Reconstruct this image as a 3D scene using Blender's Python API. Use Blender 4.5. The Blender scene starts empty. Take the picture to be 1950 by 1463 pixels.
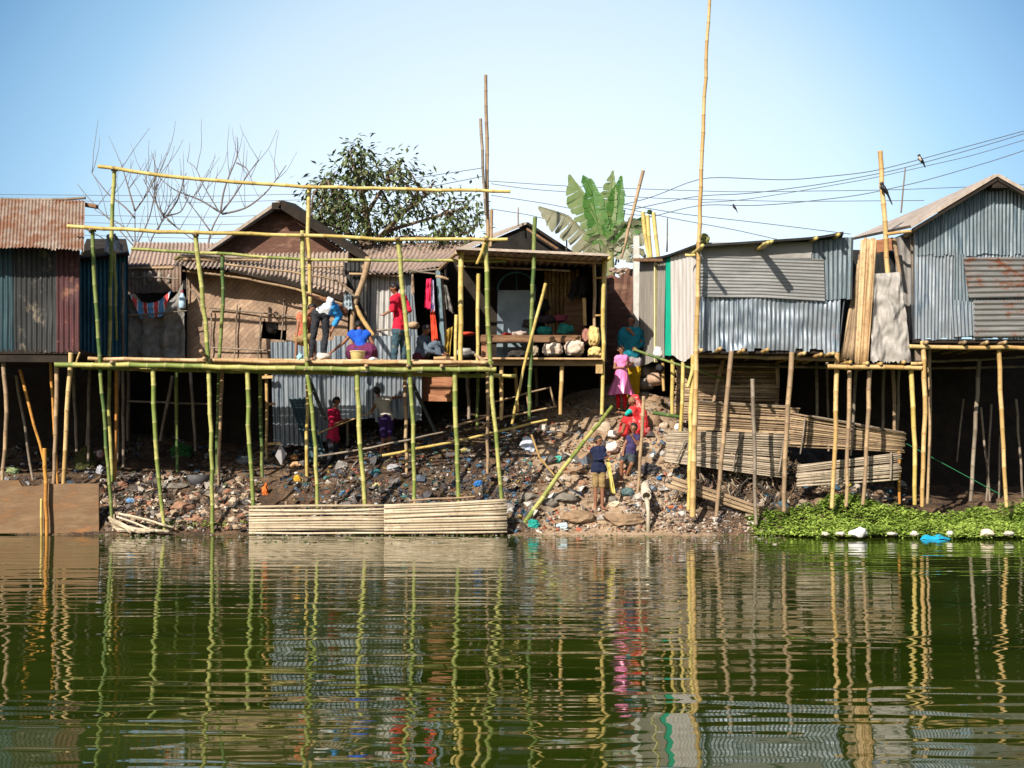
import bpy, bmesh, math, random
from math import radians, sin, cos, pi
from mathutils import Vector, Matrix, noise
import numpy as np

# ------------------------------------------------------------------ camera, sky, sun
S = bpy.context.scene
F, CX, HOR, CAMH, CAMD = 2375.0, 975.0, 860.0, 1.6, 24.0      # focal length in photo pixels, horizon row, eye height, metres to the front posts
cam = bpy.data.cameras.new('camera'); camo = bpy.data.objects.new('camera', cam); S.collection.objects.link(camo)
camo.location = (0, -CAMD, CAMH); camo.rotation_euler = (radians(90), 0, 0)
cam.lens = F/1950*36; cam.sensor_width = 36; cam.shift_y = (HOR-731.5)/1950; cam.clip_end = 3000; cam.clip_start = .1
S.camera = camo
SUN = Vector((-0.62, -1.0, 0.80)).normalized()
EL = math.asin(SUN.z); ROT = math.atan2(SUN.x, SUN.y)
W = bpy.data.worlds.new('World'); S.world = W; W.use_nodes = True
nt = W.node_tree; bg = nt.nodes['Background']
sky = nt.nodes.new('ShaderNodeTexSky'); sky.sky_type = 'NISHITA'; sky.sun_disc = False
sky.sun_elevation = EL; sky.sun_rotation = ROT; sky.air_density = 1.0; sky.dust_density = 1.6; sky.ozone_density = 2.0
hs = nt.nodes.new('ShaderNodeHueSaturation'); hs.inputs['Saturation'].default_value = .92
nt.links.new(sky.outputs[0], hs.inputs['Color'])
# pale glow painted into the sky ahead, fading bluer upward and sideways
tcw = nt.nodes.new('ShaderNodeTexCoord'); dp = nt.nodes.new('ShaderNodeVectorMath'); dp.operation = 'DOT_PRODUCT'
dp.inputs[1].default_value = (0, cos(radians(5)), sin(radians(5))); nt.links.new(tcw.outputs['Generated'], dp.inputs[0])
rp = nt.nodes.new('ShaderNodeValToRGB'); nt.links.new(dp.outputs['Value'], rp.inputs[0])
el_ = rp.color_ramp.elements
for k, (q, c) in enumerate(((.60, (0, 0, 0)), (.895, (0, .08, .18)), (.935, (.13, .25, .34)), (.960, (.31, .38, .40)), (.990, (.43, .46, .465)))):
    e = el_[k] if k < 2 else el_.new(q)
    e.position = q; e.color = (*c, 1)
mxw = nt.nodes.new('ShaderNodeVectorMath'); mxw.operation = 'MULTIPLY_ADD'; mxw.inputs[1].default_value = (10, 10, 10)
sc_ = nt.nodes.new('ShaderNodeVectorMath'); sc_.operation = 'SCALE'; sc_.inputs['Scale'].default_value = .62
nt.links.new(hs.outputs[0], sc_.inputs[0]); nt.links.new(rp.outputs[0], mxw.inputs[0]); nt.links.new(sc_.outputs[0], mxw.inputs[2])
nt.links.new(mxw.outputs[0], bg.inputs[0])
bg.inputs[1].default_value = 0.10
sl = bpy.data.lights.new('sun', 'SUN'); sl.energy = 5.0; sl.angle = radians(.6); sl.color = (1, .9, .76)
so = bpy.data.objects.new('sun', sl); S.collection.objects.link(so)
so.rotation_euler = SUN.to_track_quat('Z', 'Y').to_euler(); so.location = (-20, -30, 30)
S.view_settings.view_transform = 'Standard'; S.view_settings.look = 'None'
S.view_settings.exposure = 0.62; S.view_settings.gamma = 1.0
S.cycles.max_bounces = 6; S.cycles.diffuse_bounces = 3; S.cycles.glossy_bounces = 4; S.cycles.caustics_reflective = False
COL = S.collection
R = random.Random(7)

def P(px, py, Y=0.0):
    d = (Y + CAMD)/F
    return Vector(((px-CX)*d, Y, CAMH + (HOR-py)*d))
def PL(Y, *pts): return [P(p[0], p[1], Y + (p[2] if len(p) > 2 else 0)) for p in pts]
def sc(Y): return F/(Y+CAMD)                                  # photo pixels per metre at that depth

# ------------------------------------------------------------------ mesh builder
class MB:
    def __init__(s): s.v, s.f, s.m, s.c = [], [], [], []
    def add(s, vs, fs, mi=0, cols=None):
        o = len(s.v); s.v += [tuple(v) for v in vs]
        s.f += [tuple(i+o for i in f) for f in fs]; s.m += [mi]*len(fs)
        s.c += cols if cols else [(0, .5, .5, 1)]*len(vs)
    def tube(s, path, radii, n=8, mi=0, cols=None, cap=True):
        path = [Vector(p) for p in path]
        if not hasattr(radii, '__len__'): radii = [radii]*len(path)
        vs, fs, cc = [], [], []
        t0 = (path[1]-path[0]).normalized()
        u = t0.orthogonal().normalized()
        for i, p in enumerate(path):
            t = (path[min(i+1, len(path)-1)]-path[max(i-1, 0)])
            t = t.normalized() if t.length > 1e-9 else t0
            u = (u - t*u.dot(t)); u = u.normalized() if u.length > 1e-6 else t.orthogonal().normalized()
            w = t.cross(u)
            for k in range(n):
                a = 2*pi*k/n
                vs.append(p+(u*cos(a)+w*sin(a))*radii[i])
                cc.append(cols[i] if cols else (0, .5, .5, 1))
        for i in range(len(path)-1):
            for k in range(n):
                fs.append((i*n+k, i*n+(k+1) % n, (i+1)*n+(k+1) % n, (i+1)*n+k))
        if cap:
            fs.append(tuple(range(n-1, -1, -1))); fs.append(tuple(range((len(path)-1)*n, len(path)*n)))
        s.add(vs, fs, mi, cc)
    def box(s, c, size, rot=None, mi=0):
        c = Vector(c); h = Vector(size)/2; vs = []
        for x in (-1, 1):
            for y in (-1, 1):
                for z in (-1, 1):
                    q = Vector((x*h.x, y*h.y, z*h.z))
                    if rot is not None: q = rot @ q
                    vs.append(c+q)
        s.add(vs, [(0, 1, 3, 2), (4, 6, 7, 5), (0, 4, 5, 1), (2, 3, 7, 6), (0, 2, 6, 4), (1, 5, 7, 3)], mi)
    def plank(s, a, b, w, t, up=Vector((0, 0, 1)), mi=0):      # box from a to b; w along up, t across
        a, b = Vector(a), Vector(b); x = (b-a); L = x.length; x.normalize()
        y = up.cross(x).normalized(); z = x.cross(y)
        s.box((a+b)/2, (L, t, w), Matrix((x, y, z)).transposed(), mi)
    def grid(s, rows, mi=0, cols=None):
        nr, nc = len(rows), len(rows[0]); vs = [v for r in rows for v in r]
        fs = [(i*nc+j, i*nc+j+1, (i+1)*nc+j+1, (i+1)*nc+j) for i in range(nr-1) for j in range(nc-1)]
        s.add(vs, fs, mi, cols)
    def slab(s, a, b, c, d, t, mi=0):                          # quad a b c d thickened by t against its normal
        a, b, c, d = map(Vector, (a, b, c, d)); n = (b-a).cross(d-a).normalized()*t
        s.add([a, b, c, d, a-n, b-n, c-n, d-n], [(0, 1, 2, 3), (7, 6, 5, 4), (0, 4, 5, 1), (1, 5, 6, 2), (2, 6, 7, 3), (3, 7, 4, 0)], mi)
    def capsule(s, a, b, ra, rb, n=10, mi=0):
        a, b = Vector(a), Vector(b); t = b-a; L = t.length
        t = t.normalized() if L > 1e-6 else Vector((0, 0, 1))
        path, rr = [], []
        for q in (-88, -60, -30, 0): path.append(a+t*ra*sin(radians(q))); rr.append(ra*cos(radians(q)))
        for q in (0, 30, 60, 88): path.append(b+t*rb*sin(radians(q))); rr.append(rb*cos(radians(q)))
        u = t.orthogonal().normalized(); w = t.cross(u); vs, fs = [], []
        for p, r in zip(path, rr):
            for k in range(n): vs.append(p+(u*cos(2*pi*k/n)+w*sin(2*pi*k/n))*r)
        for i in range(7):
            for k in range(n): fs.append((i*n+k, i*n+(k+1) % n, (i+1)*n+(k+1) % n, (i+1)*n+k))
        fs.append(tuple(range(n-1, -1, -1))); fs.append(tuple(range(7*n, 8*n)))
        s.add(vs, fs, mi)
    def mesh(s, name, base, mats, smooth):
        me = bpy.data.meshes.new(name)
        me.from_pydata([(v[0]-base[0], v[1]-base[1], v[2]-base[2]) for v in s.v], [], s.f)
        for m in mats: me.materials.append(m)
        if len(mats) > 1: me.polygons.foreach_set('material_index', s.m)
        if smooth: me.polygons.foreach_set('use_smooth', [True]*len(s.f))
        at = me.attributes.new('Col', 'FLOAT_COLOR', 'POINT')
        at.data.foreach_set('color', [x for c in s.c for x in c])
        me.update(); return me
    def build(s, name, mats, parent=None, base=None, smooth=False, remesh=0, wrinkle=0, label=None):
        if not isinstance(mats, (list, tuple)): mats = [mats]
        if base is None:
            base = Vector(0 for _ in range(3))
            if parent is not None: base = wloc(parent)
            else:
                xs = [v[0] for v in s.v]; ys = [v[1] for v in s.v]; zs = [v[2] for v in s.v]
                base = Vector(((min(xs)+max(xs))/2, (min(ys)+max(ys))/2, min(zs)))
        me = s.mesh(name, base, mats, smooth)
        if remesh:
            me = do_remesh(me, remesh, wrinkle)
            for m in mats:
                if m.name not in [q.name for q in me.materials if q]: me.materials.append(m)
            me.polygons.foreach_set('use_smooth', [True]*len(me.polygons)); me.name = name
        o = bpy.data.objects.new(name, me); COL.objects.link(o)
        if parent is not None: o.parent = parent
        else: o.location = base
        if label: o['label'] = label
        return o
def wloc(o):
    v = Vector(o.location)
    while o.parent: o = o.parent; v += Vector(o.location)
    return v
def do_remesh(me, vox, wrinkle):
    o = bpy.data.objects.new('tmp', me); COL.objects.link(o)
    m = o.modifiers.new('r', 'REMESH'); m.mode = 'VOXEL'; m.voxel_size = vox
    k = o.modifiers.new('s', 'SMOOTH'); k.factor = .5; k.iterations = 2
    bpy.context.view_layer.update()
    dg = bpy.context.evaluated_depsgraph_get()
    out = bpy.data.meshes.new_from_object(o.evaluated_get(dg))
    bpy.data.objects.remove(o); bpy.data.meshes.remove(me)
    if wrinkle:
        for v in out.vertices:
            q = v.co*11; n_ = noise.noise(q)+.5*noise.noise(q*2.3)
            v.co += v.normal*(wrinkle*n_)
    return out
def tag(o, label, cat, group=None, kind=None):
    if label: o['label'] = label
    if cat: o['category'] = cat
    if group: o['group'] = group
    if kind: o['kind'] = kind
    return o
def thing(name, label, cat, base, group=None):
    o = bpy.data.objects.new(name, None); COL.objects.link(o); o.location = base; o.empty_display_size = .2
    return tag(o, label, cat, group)
def lone(mb, name, mats, label, cat, group=None, **k): return tag(mb.build(name, mats, **k), label, cat, group)

# ------------------------------------------------------------------ materials
MATS = {}
def node_mat(name):
    m = bpy.data.materials.new(name); m.use_nodes = True
    return m, m.node_tree, m.node_tree.nodes['Principled BSDF']
def ramp(nt, fac, stops):
    r = nt.nodes.new('ShaderNodeValToRGB'); e = r.color_ramp.elements
    while len(e) < len(stops): e.new(.5)
    for el, (p, c) in zip(e, stops): el.position = p; el.color = (*c, 1) if len(c) == 3 else c
    nt.links.new(fac, r.inputs[0]); return r.outputs[0]
def coord(nt, stretch=(1, 1, 1), kind='Object', rot=(0, 0, 0)):
    tc = nt.nodes.new('ShaderNodeTexCoord'); mp = nt.nodes.new('ShaderNodeMapping')
    mp.inputs['Scale'].default_value = stretch; mp.inputs['Rotation'].default_value = rot
    nt.links.new(tc.outputs[kind], mp.inputs[0]); return mp.outputs[0]
def noi(nt, vec, scale, detail=4, rough=.6, dist=0):
    n = nt.nodes.new('ShaderNodeTexNoise'); n.inputs['Scale'].default_value = scale; n.inputs['Detail'].default_value = detail
    n.inputs['Roughness'].default_value = rough; n.inputs['Distortion'].default_value = dist
    nt.links.new(vec, n.inputs['Vector']); return n.outputs['Fac']
def mixc(nt, fac, a, b, mode='MIX'):
    m = nt.nodes.new('ShaderNodeMix'); m.data_type = 'RGBA'; m.blend_type = mode
    for sock, v in ((m.inputs['Factor'], fac), (m.inputs['A'], a), (m.inputs['B'], b)):
        if hasattr(v, 'is_linked') or hasattr(v, 'links'): nt.links.new(v, sock)
        elif isinstance(v, (int, float)): sock.default_value = v
        else: sock.default_value = (*v, 1)
    # colour sockets of the Mix node share names: pick them explicitly
    return m
def mix(nt, fac, a, b, mode='MIX'):
    m = nt.nodes.new('ShaderNodeMixRGB'); m.blend_type = mode
    for sock, v in ((m.inputs[0], fac), (m.inputs[1], a), (m.inputs[2], b)):
        if isinstance(v, (int, float)): sock.default_value = v
        elif isinstance(v, (tuple, list)): sock.default_value = (*v[:3], 1)
        else: nt.links.new(v, sock)
    return m.outputs[0]
def bump(nt, bs, h, strength, dist=.02):
    b = nt.nodes.new('ShaderNodeBump'); b.inputs['Strength'].default_value = strength; b.inputs['Distance'].default_value = dist
    nt.links.new(h, b.inputs['Height']); nt.links.new(b.outputs[0], bs.inputs['Normal'])
def M(name, c1, c2=None, scale=6, rough=.85, bmp=.3, stretch=(1, 1, 1), metal=0, c3=None, spec=.3, lo=.35, hi=.65):
    if name in MATS: return MATS[name]
    m, nt, bs = node_mat(name)
    if c2 is None: c2 = tuple(x*.72 for x in c1)
    v = coord(nt, stretch); n = noi(nt, v, scale, 5)
    st = [(lo, c1), (hi, c2)] if c3 is None else [(lo, c1), ((lo+hi)/2, c2), (hi, c3)]
    nt.links.new(ramp(nt, n, st), bs.inputs['Base Color'])
    bs.inputs['Roughness'].default_value = rough; bs.inputs['Metallic'].default_value = metal
    bs.inputs['Specular IOR Level'].default_value = spec
    if bmp: bump(nt, bs, noi(nt, v, scale*4, 3), bmp)
    MATS[name] = m; return m
def tin(name, base, dark, rust=None, rust_at=.62, metal=.55, rough=.42, streak=(14, 14, 1.2)):
    if name in MATS: return MATS[name]
    m, nt, bs = node_mat(name)
    v = coord(nt, streak); n1 = noi(nt, v, .9, 4)
    c = ramp(nt, n1, [(.32, dark), (.6, base)])
    v2 = coord(nt); n2 = noi(nt, v2, 1.1, 6, .65)
    c = mix(nt, ramp(nt, n2, [(.45, (0, 0, 0)), (.62, (1, 1, 1))]), c, tuple(x*.62 for x in base))
    if rust:
        v3 = coord(nt, tuple((q if q > 5 else q*.6)*.12 if q > 5 else q for q in streak)); n3 = noi(nt, v3, 2.2, 6, .7)
        f = ramp(nt, n3, [(rust_at-.06, (0, 0, 0)), (rust_at+.06, (1, 1, 1))])
        c = mix(nt, f, c, rust); 
        mt = nt.nodes.new('ShaderNodeMath'); mt.operation = 'MULTIPLY_ADD'; mt.inputs[1].default_value = -metal; mt.inputs[2].default_value = metal
        nt.links.new(f, mt.inputs[0]); nt.links.new(mt.outputs[0], bs.inputs['Metallic'])
    else: bs.inputs['Metallic'].default_value = metal
    nt.links.new(c, bs.inputs['Base Color'])
    nt.links.new(ramp(nt, n2, [(.3, (rough-.1,)*3), (.7, (rough+.25,)*3)]), bs.inputs['Roughness'])
    bump(nt, bs, noi(nt, coord(nt), 9, 4), .25, .01)
    MATS[name] = m; return m
def bamboo_mat(name, ca, cb, node, blot, patch=.5):
    if name in MATS: return MATS[name]
    m, nt, bs = node_mat(name)
    at = nt.nodes.new('ShaderNodeAttribute'); at.attribute_name = 'Col'
    sp = nt.nodes.new('ShaderNodeSeparateColor'); nt.links.new(at.outputs['Color'], sp.inputs[0])
    n = noi(nt, coord(nt, (1, 1, .5)), 3.0, 4)
    ad = nt.nodes.new('ShaderNodeMath'); ad.operation = 'MULTIPLY_ADD'; ad.inputs[1].default_value = patch
    nt.links.new(n, ad.inputs[0]); nt.links.new(sp.outputs[1], ad.inputs[2])
    sb = nt.nodes.new('ShaderNodeMath'); sb.operation = 'SUBTRACT'; sb.inputs[1].default_value = patch*.5; nt.links.new(ad.outputs[0], sb.inputs[0])
    c = ramp(nt, sb.outputs[0], [(.25, ca), (.75, cb)])
    n2 = noi(nt, coord(nt), 14, 5, .7)
    c = mix(nt, ramp(nt, n2, [(.52, (0, 0, 0)), (.75, (.8, .8, .8))]), c, blot)
    n3 = noi(nt, coord(nt, (1, 1, .8)), 5.5, 6, .75)
    c = mix(nt, ramp(nt, n3, [(.53, (0, 0, 0)), (.70, (.7, .7, .7))]), c, tuple(x*.38 for x in ca))
    c = mix(nt, sp.outputs[0], c, node)
    nt.links.new(c, bs.inputs['Base Color']); bs.inputs['Roughness'].default_value = .55; bs.inputs['Specular IOR Level'].default_value = .3
    bump(nt, bs, noi(nt, coord(nt, (1, 1, .3)), 40, 3), .15, .004)
    MATS[name] = m; return m
GREEN = bamboo_mat('bamboo_green', (.185, .235, .055), (.42, .40, .13), (.50, .44, .22), (.10, .14, .035))
GREEN2 = bamboo_mat('bamboo_deep_green', (.07, .13, .035), (.18, .22, .06), (.33, .32, .16), (.05, .08, .03))
YEL = bamboo_mat('bamboo_yellow', (.47, .35, .10), (.57, .46, .17), (.30, .19, .07), (.36, .25, .09))
TAN = bamboo_mat('bamboo_tan', (.44, .285, .11), (.58, .41, .19), (.22, .12, .05), (.33, .19, .08))
OLD = bamboo_mat('bamboo_old', (.27, .19, .12), (.40, .28, .16), (.15, .09, .05), (.17, .12, .08))
GREY = bamboo_mat('bamboo_grey', (.17, .14, .11), (.28, .23, .18), (.09, .07, .05), (.10, .08, .065))
ORA = bamboo_mat('bamboo_orange', (.45, .20, .04), (.55, .28, .06), (.25, .10, .03), (.33, .14, .04))
SLATG = bamboo_mat('bamboo_slat_grey', (.27, .22, .165), (.44, .37, .285), (.22, .18, .13), (.17, .14, .11))
SLAT = bamboo_mat('bamboo_slat', (.40, .33, .23), (.58, .49, .37), (.35, .27, .17), (.27, .20, .12))
SLATB = bamboo_mat('bamboo_slat_brown', (.24, .17, .11), (.42, .31, .19), (.16, .11, .07), (.13, .09, .06))
SLATO = bamboo_mat('bamboo_slat_tan', (.42, .27, .13), (.60, .42, .24), (.24, .14, .07), (.22, .12, .06))
TIN = tin('tin_grey', (.29, .335, .38), (.05, .085, .13), (.17, .10, .06), .70)
TINB = tin('tin_blue', (.19, .235, .265), (.045, .08, .11), metal=.5)
TINL = tin('tin_pale', (.52, .51, .50), (.30, .29, .28), (.20, .13, .09), .70, metal=.3)
TINR = tin('tin_rusty', (.36, .35, .34), (.16, .15, .15), (.16, .055, .025), .50)
TINRH = tin('tin_rusty_flat', (.34, .34, .335), (.15, .15, .15), (.14, .055, .03), .55, streak=(1.2, 14, 14))
TINH = tin('tin_flat', (.40, .405, .41), (.22, .23, .24), streak=(1.2, 14, 14))
RROOF = tin('roof_rust', (.34, .27, .22), (.22, .155, .12), (.19, .09, .05), .51, metal=.15, rough=.6, streak=(9, 9, .7))
PROOF = tin('roof_dusty', (.40, .30, .245), (.27, .19, .15), metal=0, rough=.7)
ASB = tin('roof_cement', (.40, .31, .24), (.20, .15, .12), (.09, .07, .055), .60, metal=0, rough=.75)
LROOF = tin('roof_pale', (.50, .43, .37), (.37, .29, .24), (.26, .16, .11), .62, metal=.1, rough=.6)
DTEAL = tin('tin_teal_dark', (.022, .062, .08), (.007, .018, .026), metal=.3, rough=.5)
DBLK = tin('tin_black', (.026, .028, .03), (.008, .009, .010), (.15, .125, .095), .62, metal=.3, rough=.5)
DMAR = tin('tin_maroon', (.075, .017, .02), (.028, .009, .011), (.22, .09, .05), .62, metal=.15, rough=.55)
WOOD = M('wood_brown', (.26, .15, .08), (.13, .07, .04), 3, .8, .4, (1, 6, 6))
WOODR = M('wood_red', (.42, .20, .11), (.24, .10, .05), 3, .8, .4, (1, 6, 6))
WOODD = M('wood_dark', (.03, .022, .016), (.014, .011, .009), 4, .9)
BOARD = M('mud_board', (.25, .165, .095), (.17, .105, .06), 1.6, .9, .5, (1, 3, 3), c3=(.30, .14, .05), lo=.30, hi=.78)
DARK = M('near_black', (.022, .02, .018), (.010, .009, .008), 5, .95)  # near-black for inner walls, shed walls and the open gable
MUDW = M('mud_wall', (.165, .085, .062), (.11, .056, .042), 2.5, .95, .6, (1, 1, 3), c3=(.22, .125, .09))
ROPE = M('rope_tan', (.33, .25, .16), (.2, .14, .08), 20, .95)
BLACK = M('black_cloth', (.018, .018, .02), (.008, .008, .01), 6, .8)
CONC = M('concrete_pale', (.58, .58, .56), (.44, .44, .42), 6, .9)
SKIN = M('skin_brown', (.27, .125, .07), (.21, .095, .055), 9, .5, .08)
HAIR = M('hair_black', (.012, .010, .010), (.02, .017, .016), 30, .45, .3)
def cloth(name, c, c2=None, scale=7): return M('cloth_'+name, c, c2, scale, .9, .25)
# ------------------------------------------------------------------ helpers that shape things
def bend(p0, p1, amp, n, rng):
    p0, p1 = Vector(p0), Vector(p1); d = p1-p0; u = d.orthogonal().normalized(); w = d.normalized().cross(u)
    a1, a2, f = rng.uniform(-amp, amp), rng.uniform(-amp, amp), rng.uniform(0, 6)
    out = []
    for i in range(n+1):
        t = i/n
        out.append(p0+d*t+u*(a1*sin(pi*t)+amp*.4*sin(2*pi*t+f)*sin(pi*t))+w*(a2*sin(pi*t)))
    return out
def resample(pts, n):
    pts = [Vector(p) for p in pts]; L = [0]
    for a, b in zip(pts, pts[1:]): L.append(L[-1]+(b-a).length)
    out = []; 
    for i in range(n+1):
        s = L[-1]*i/n; k = 0
        while k < len(L)-2 and L[k+1] < s: k += 1
        t = (s-L[k])/max(L[k+1]-L[k], 1e-9); out.append(pts[k].lerp(pts[k+1], min(1, max(0, t))))
    return out
def smooth_poly(pts, n):
    q = resample(pts, n)
    for _ in range(3): q = [q[0]]+[(q[i-1]+q[i]*2+q[i+1])/4 for i in range(1, len(q)-1)]+[q[-1]]
    return q
def bamboo(mb, pts, r, taper=.82, seg=.34, n=8, wob=.012, rng=R, mi=0, flip=False):
    if flip: pts = list(reversed(pts))
    r = r*(.77 if r < .068 else .67); L = sum((Vector(b)-Vector(a)).length for a, b in zip(pts, pts[1:]))
    k = max(2, int(L/seg)); base = smooth_poly(pts, max(6, k*2)) if len(pts) > 2 else resample(pts, max(6, k*2))
    base = resample(base, k)
    base = [p+Vector((rng.uniform(-wob, wob), rng.uniform(-wob, wob), rng.uniform(-wob, wob))) if 0 < i < k else p for i, p in enumerate(base)]
    path, rad, col = [], [], []
    for i in range(k):
        a, b = base[i], base[i+1]; g = rng.random(); d = b-a; l = d.length; e = min(.018/l, .2) if l > 0 else .1
        ra = r*(1-(1-taper)*(i/k)); rb = r*(1-(1-taper)*((i+1)/k))
        if i == 0: path.append(a); rad.append(ra); col.append((0, g, .5, 1))
        path += [a+d*e*1.2, a+d*.5, a+d*(1-e*1.2)]; rad += [ra*.97, ra*.95, rb*.97]; col += [(0, g, .5, 1)]*3
        if i < k-1: path.append(b); rad.append(rb*1.10); col.append((.6, g, .5, 1))
        else: path.append(b); rad.append(rb); col.append((0, g, .5, 1))
    mb.tube(path, rad, n, mi, col)
def pole(parent, name, mat, pts, r, **k):
    mb = MB(); bamboo(mb, pts, r, **k); return mb.build(name, mat, parent, smooth=True)
def lone_pole(name, mat, pts, r, label, cat='pole', group=None, **k):
    mb = MB(); bamboo(mb, pts, r, **k); return lone(mb, name, mat, label, cat, group, smooth=True)
def polyline_at(pts, us):
    q = resample(pts, 200); return [q[min(200, max(0, int(round(u*200))))] for u in us]
def corr(mb, bottom, top, pitch=.085, amp=.014, horiz=False, dent=0.0, seed=0, rows=10, rag=.012, mi=0, sag=0):
    rng = random.Random(seed)
    W_ = sum((Vector(b)-Vector(a)).length for a, b in zip(bottom, bottom[1:]))
    H_ = max((Vector(top[0])-Vector(bottom[0])).length, (Vector(top[-1])-Vector(bottom[-1])).length, .05)
    if horiz: nu = max(8, int(W_/.18)); nv = max(6, int(H_/pitch*6))
    else: nu = max(8, int(W_/pitch*6)); nv = max(rows, int(H_/.14) if dent else rows)
    us = [i/nu for i in range(nu+1)]
    B, T = polyline_f(bottom, us), polyline_f(top, us)
    nrm = (Vector(bottom[-1])-Vector(bottom[0])).cross(Vector(top[0])-Vector(bottom[0])).normalized()
    out = []
    jag = [0.0]*(nu+1); j = 0
    for i in range(nu+1):
        if i % 9 == 0: j = rng.uniform(-rag, rag)
        jag[i] = j
    for k in range(nv+1):
        v = k/nv; row = []
        for i, u in enumerate(us):
            p = B[i].lerp(T[i], v)
            if k == 0 and not horiz: p = p+Vector((0, 0, jag[i]))
            ph = (v*H_ if horiz else u*W_)/pitch
            a = amp*sin(2*pi*ph)
            if dent:
                q = Vector((u*W_*1.3+seed*3.1, v*H_*1.3, seed))
                d1 = noise.noise(q)*dent + noise.noise(q*3.1)*dent*.45
                fl = max(0, noise.noise(q*1.7+Vector((9, 2, 5)))-.18)*1.8
                a = a*(1-min(.9, fl)) + d1
            else: a += noise.noise(Vector((u*W_*.7, v*H_*.7, seed)))*.012
            a += sag*sin(pi*u)*sin(pi*v)
            row.append(p+nrm*a)
        out.append(row)
    mb.grid(out, mi)
def polyline_f(pts, us):
    pts = [Vector(p) for p in pts]; L = [0]
    for a, b in zip(pts, pts[1:]): L.append(L[-1]+(b-a).length)
    out = []
    for u in us:
        s = u*L[-1]; k = 0
        while k < len(L)-2 and L[k+1] < s: k += 1
        out.append(pts[k].lerp(pts[k+1], (s-L[k])/max(L[k+1]-L[k], 1e-9)))
    return out
def sheet(parent, name, mat, bottom, top, label=None, **k):
    mb = MB(); corr(mb, bottom, top, **k); o = mb.build(name, mat, parent, smooth=True)
    if label: o['label'] = label
    return o
def slats(mb, BL, BR, TR, TL, n, r, seed=0, gap=0, wob=.01, endj=.05, vertical=False, mi=0):
    rng = random.Random(seed); BL, BR, TR, TL = map(Vector, (BL, BR, TR, TL))
    for i in range(n):
        t = (i+.5)/n
        a, b = (BL.lerp(BR, t), TL.lerp(TR, t)) if vertical else (BL.lerp(TL, t), BR.lerp(TR, t))
        d = (b-a).normalized(); a = a-d*rng.uniform(0, endj); b = b+d*rng.uniform(-endj*.3, endj)
        off = Vector((0, rng.uniform(-.012, .012), rng.uniform(-wob, wob)))
        k = 7; pts = bend(a+off, b+off, wob*1.2, k, rng); g = rng.random()
        col = [((.55 if rng.random() < .25 else 0), min(1, max(0, g+rng.uniform(-.15, .15))), .5, 1) for _ in pts]
        rr = r*rng.uniform(.8, 1.15)
        mb.tube(pts, [rr*rng.uniform(.92, 1.05) for _ in pts], 6, mi, col)
def blob_mesh(mb, c, rad, seed=0, amp=.18, facets=0, sub=3, mi=0, rot=None, freq=1.6, sagz=0, boxy=1, crease=0):
    bm = bmesh.new(); bmesh.ops.create_icosphere(bm, subdivisions=sub, radius=1); rng = random.Random(seed)
    planes = [(Vector((rng.gauss(0, 1), rng.gauss(0, 1), rng.gauss(0, 1))).normalized(), rng.uniform(.62, .9)) for _ in range(facets)]
    o = Vector((seed*1.7, seed*.3, 2)); vs = []
    for v in bm.verts:
        q = v.co.copy()
        for n_, d in planes:
            e = q.dot(n_)-d
            if e > 0: q -= n_*e
        q *= 1+amp*noise.noise(v.co*freq+o)+amp*.4*noise.noise(v.co*freq*2.7+o)
        if boxy != 1: q = Vector([math.copysign(abs(t)**boxy, t) for t in q])*.86
        if crease: q *= 1-crease*abs(noise.noise(v.co*2.6+o))-.5*crease*abs(noise.noise(v.co*5.7+o))
        if sagz and q.z < 0: q.z *= (1-sagz); 
        q = Vector((q.x*rad[0], q.y*rad[1], q.z*rad[2]))
        if rot: q = rot @ q
        vs.append(Vector(c)+q)
    fs = [tuple(v.index for v in f.verts) for f in bm.faces]; bm.free(); mb.add(vs, fs, mi)
def blob(name, c, rad, mat, label, cat, seed=0, group=None, smooth=True, **k):
    mb = MB(); blob_mesh(mb, c, rad, seed, **k); return lone(mb, name, mat, label, cat, group, smooth=smooth)
def drape(mb, pts4, nu=14, nv=16, amp=.04, seed=0, rag=.03, folds=5, mi=0, sagtop=0, thick=.006):
    BL, BR, TR, TL = map(Vector, pts4); nrm = (BR-BL).cross(TL-BL).normalized(); rng = random.Random(seed); rows = []
    ph = rng.uniform(0, 6); rg = [rng.uniform(-rag, rag) for _ in range(nu+1)]
    for k in range(nv+1):
        v = k/nv; row = []
        for i in range(nu+1):
            u = i/nu; p = BL.lerp(BR, u).lerp(TL.lerp(TR, u), v)
            a = amp*(sin(u*folds*2*pi+ph+1.3*noise.noise(Vector((u*2, v*2, seed))))*(1-.6*v)+1.5*noise.noise(Vector((u*3+seed, v*4, 1)))+1.1*abs(noise.noise(Vector((u*4+v*2+seed, v*5-u*2, 1))))+.7*abs(noise.noise(Vector((u*8-v*3+seed, v*8, 5)))))
            if k == 0: p = p+Vector((0, 0, rg[i]))
            p = p-Vector((0, 0, sagtop*sin(pi*u)*v))
            row.append(p+nrm*a)
        rows.append(row)
    mb.grid(rows, mi); mb.grid([[p-nrm*thick for p in reversed(r)] for r in rows], mi)
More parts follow.
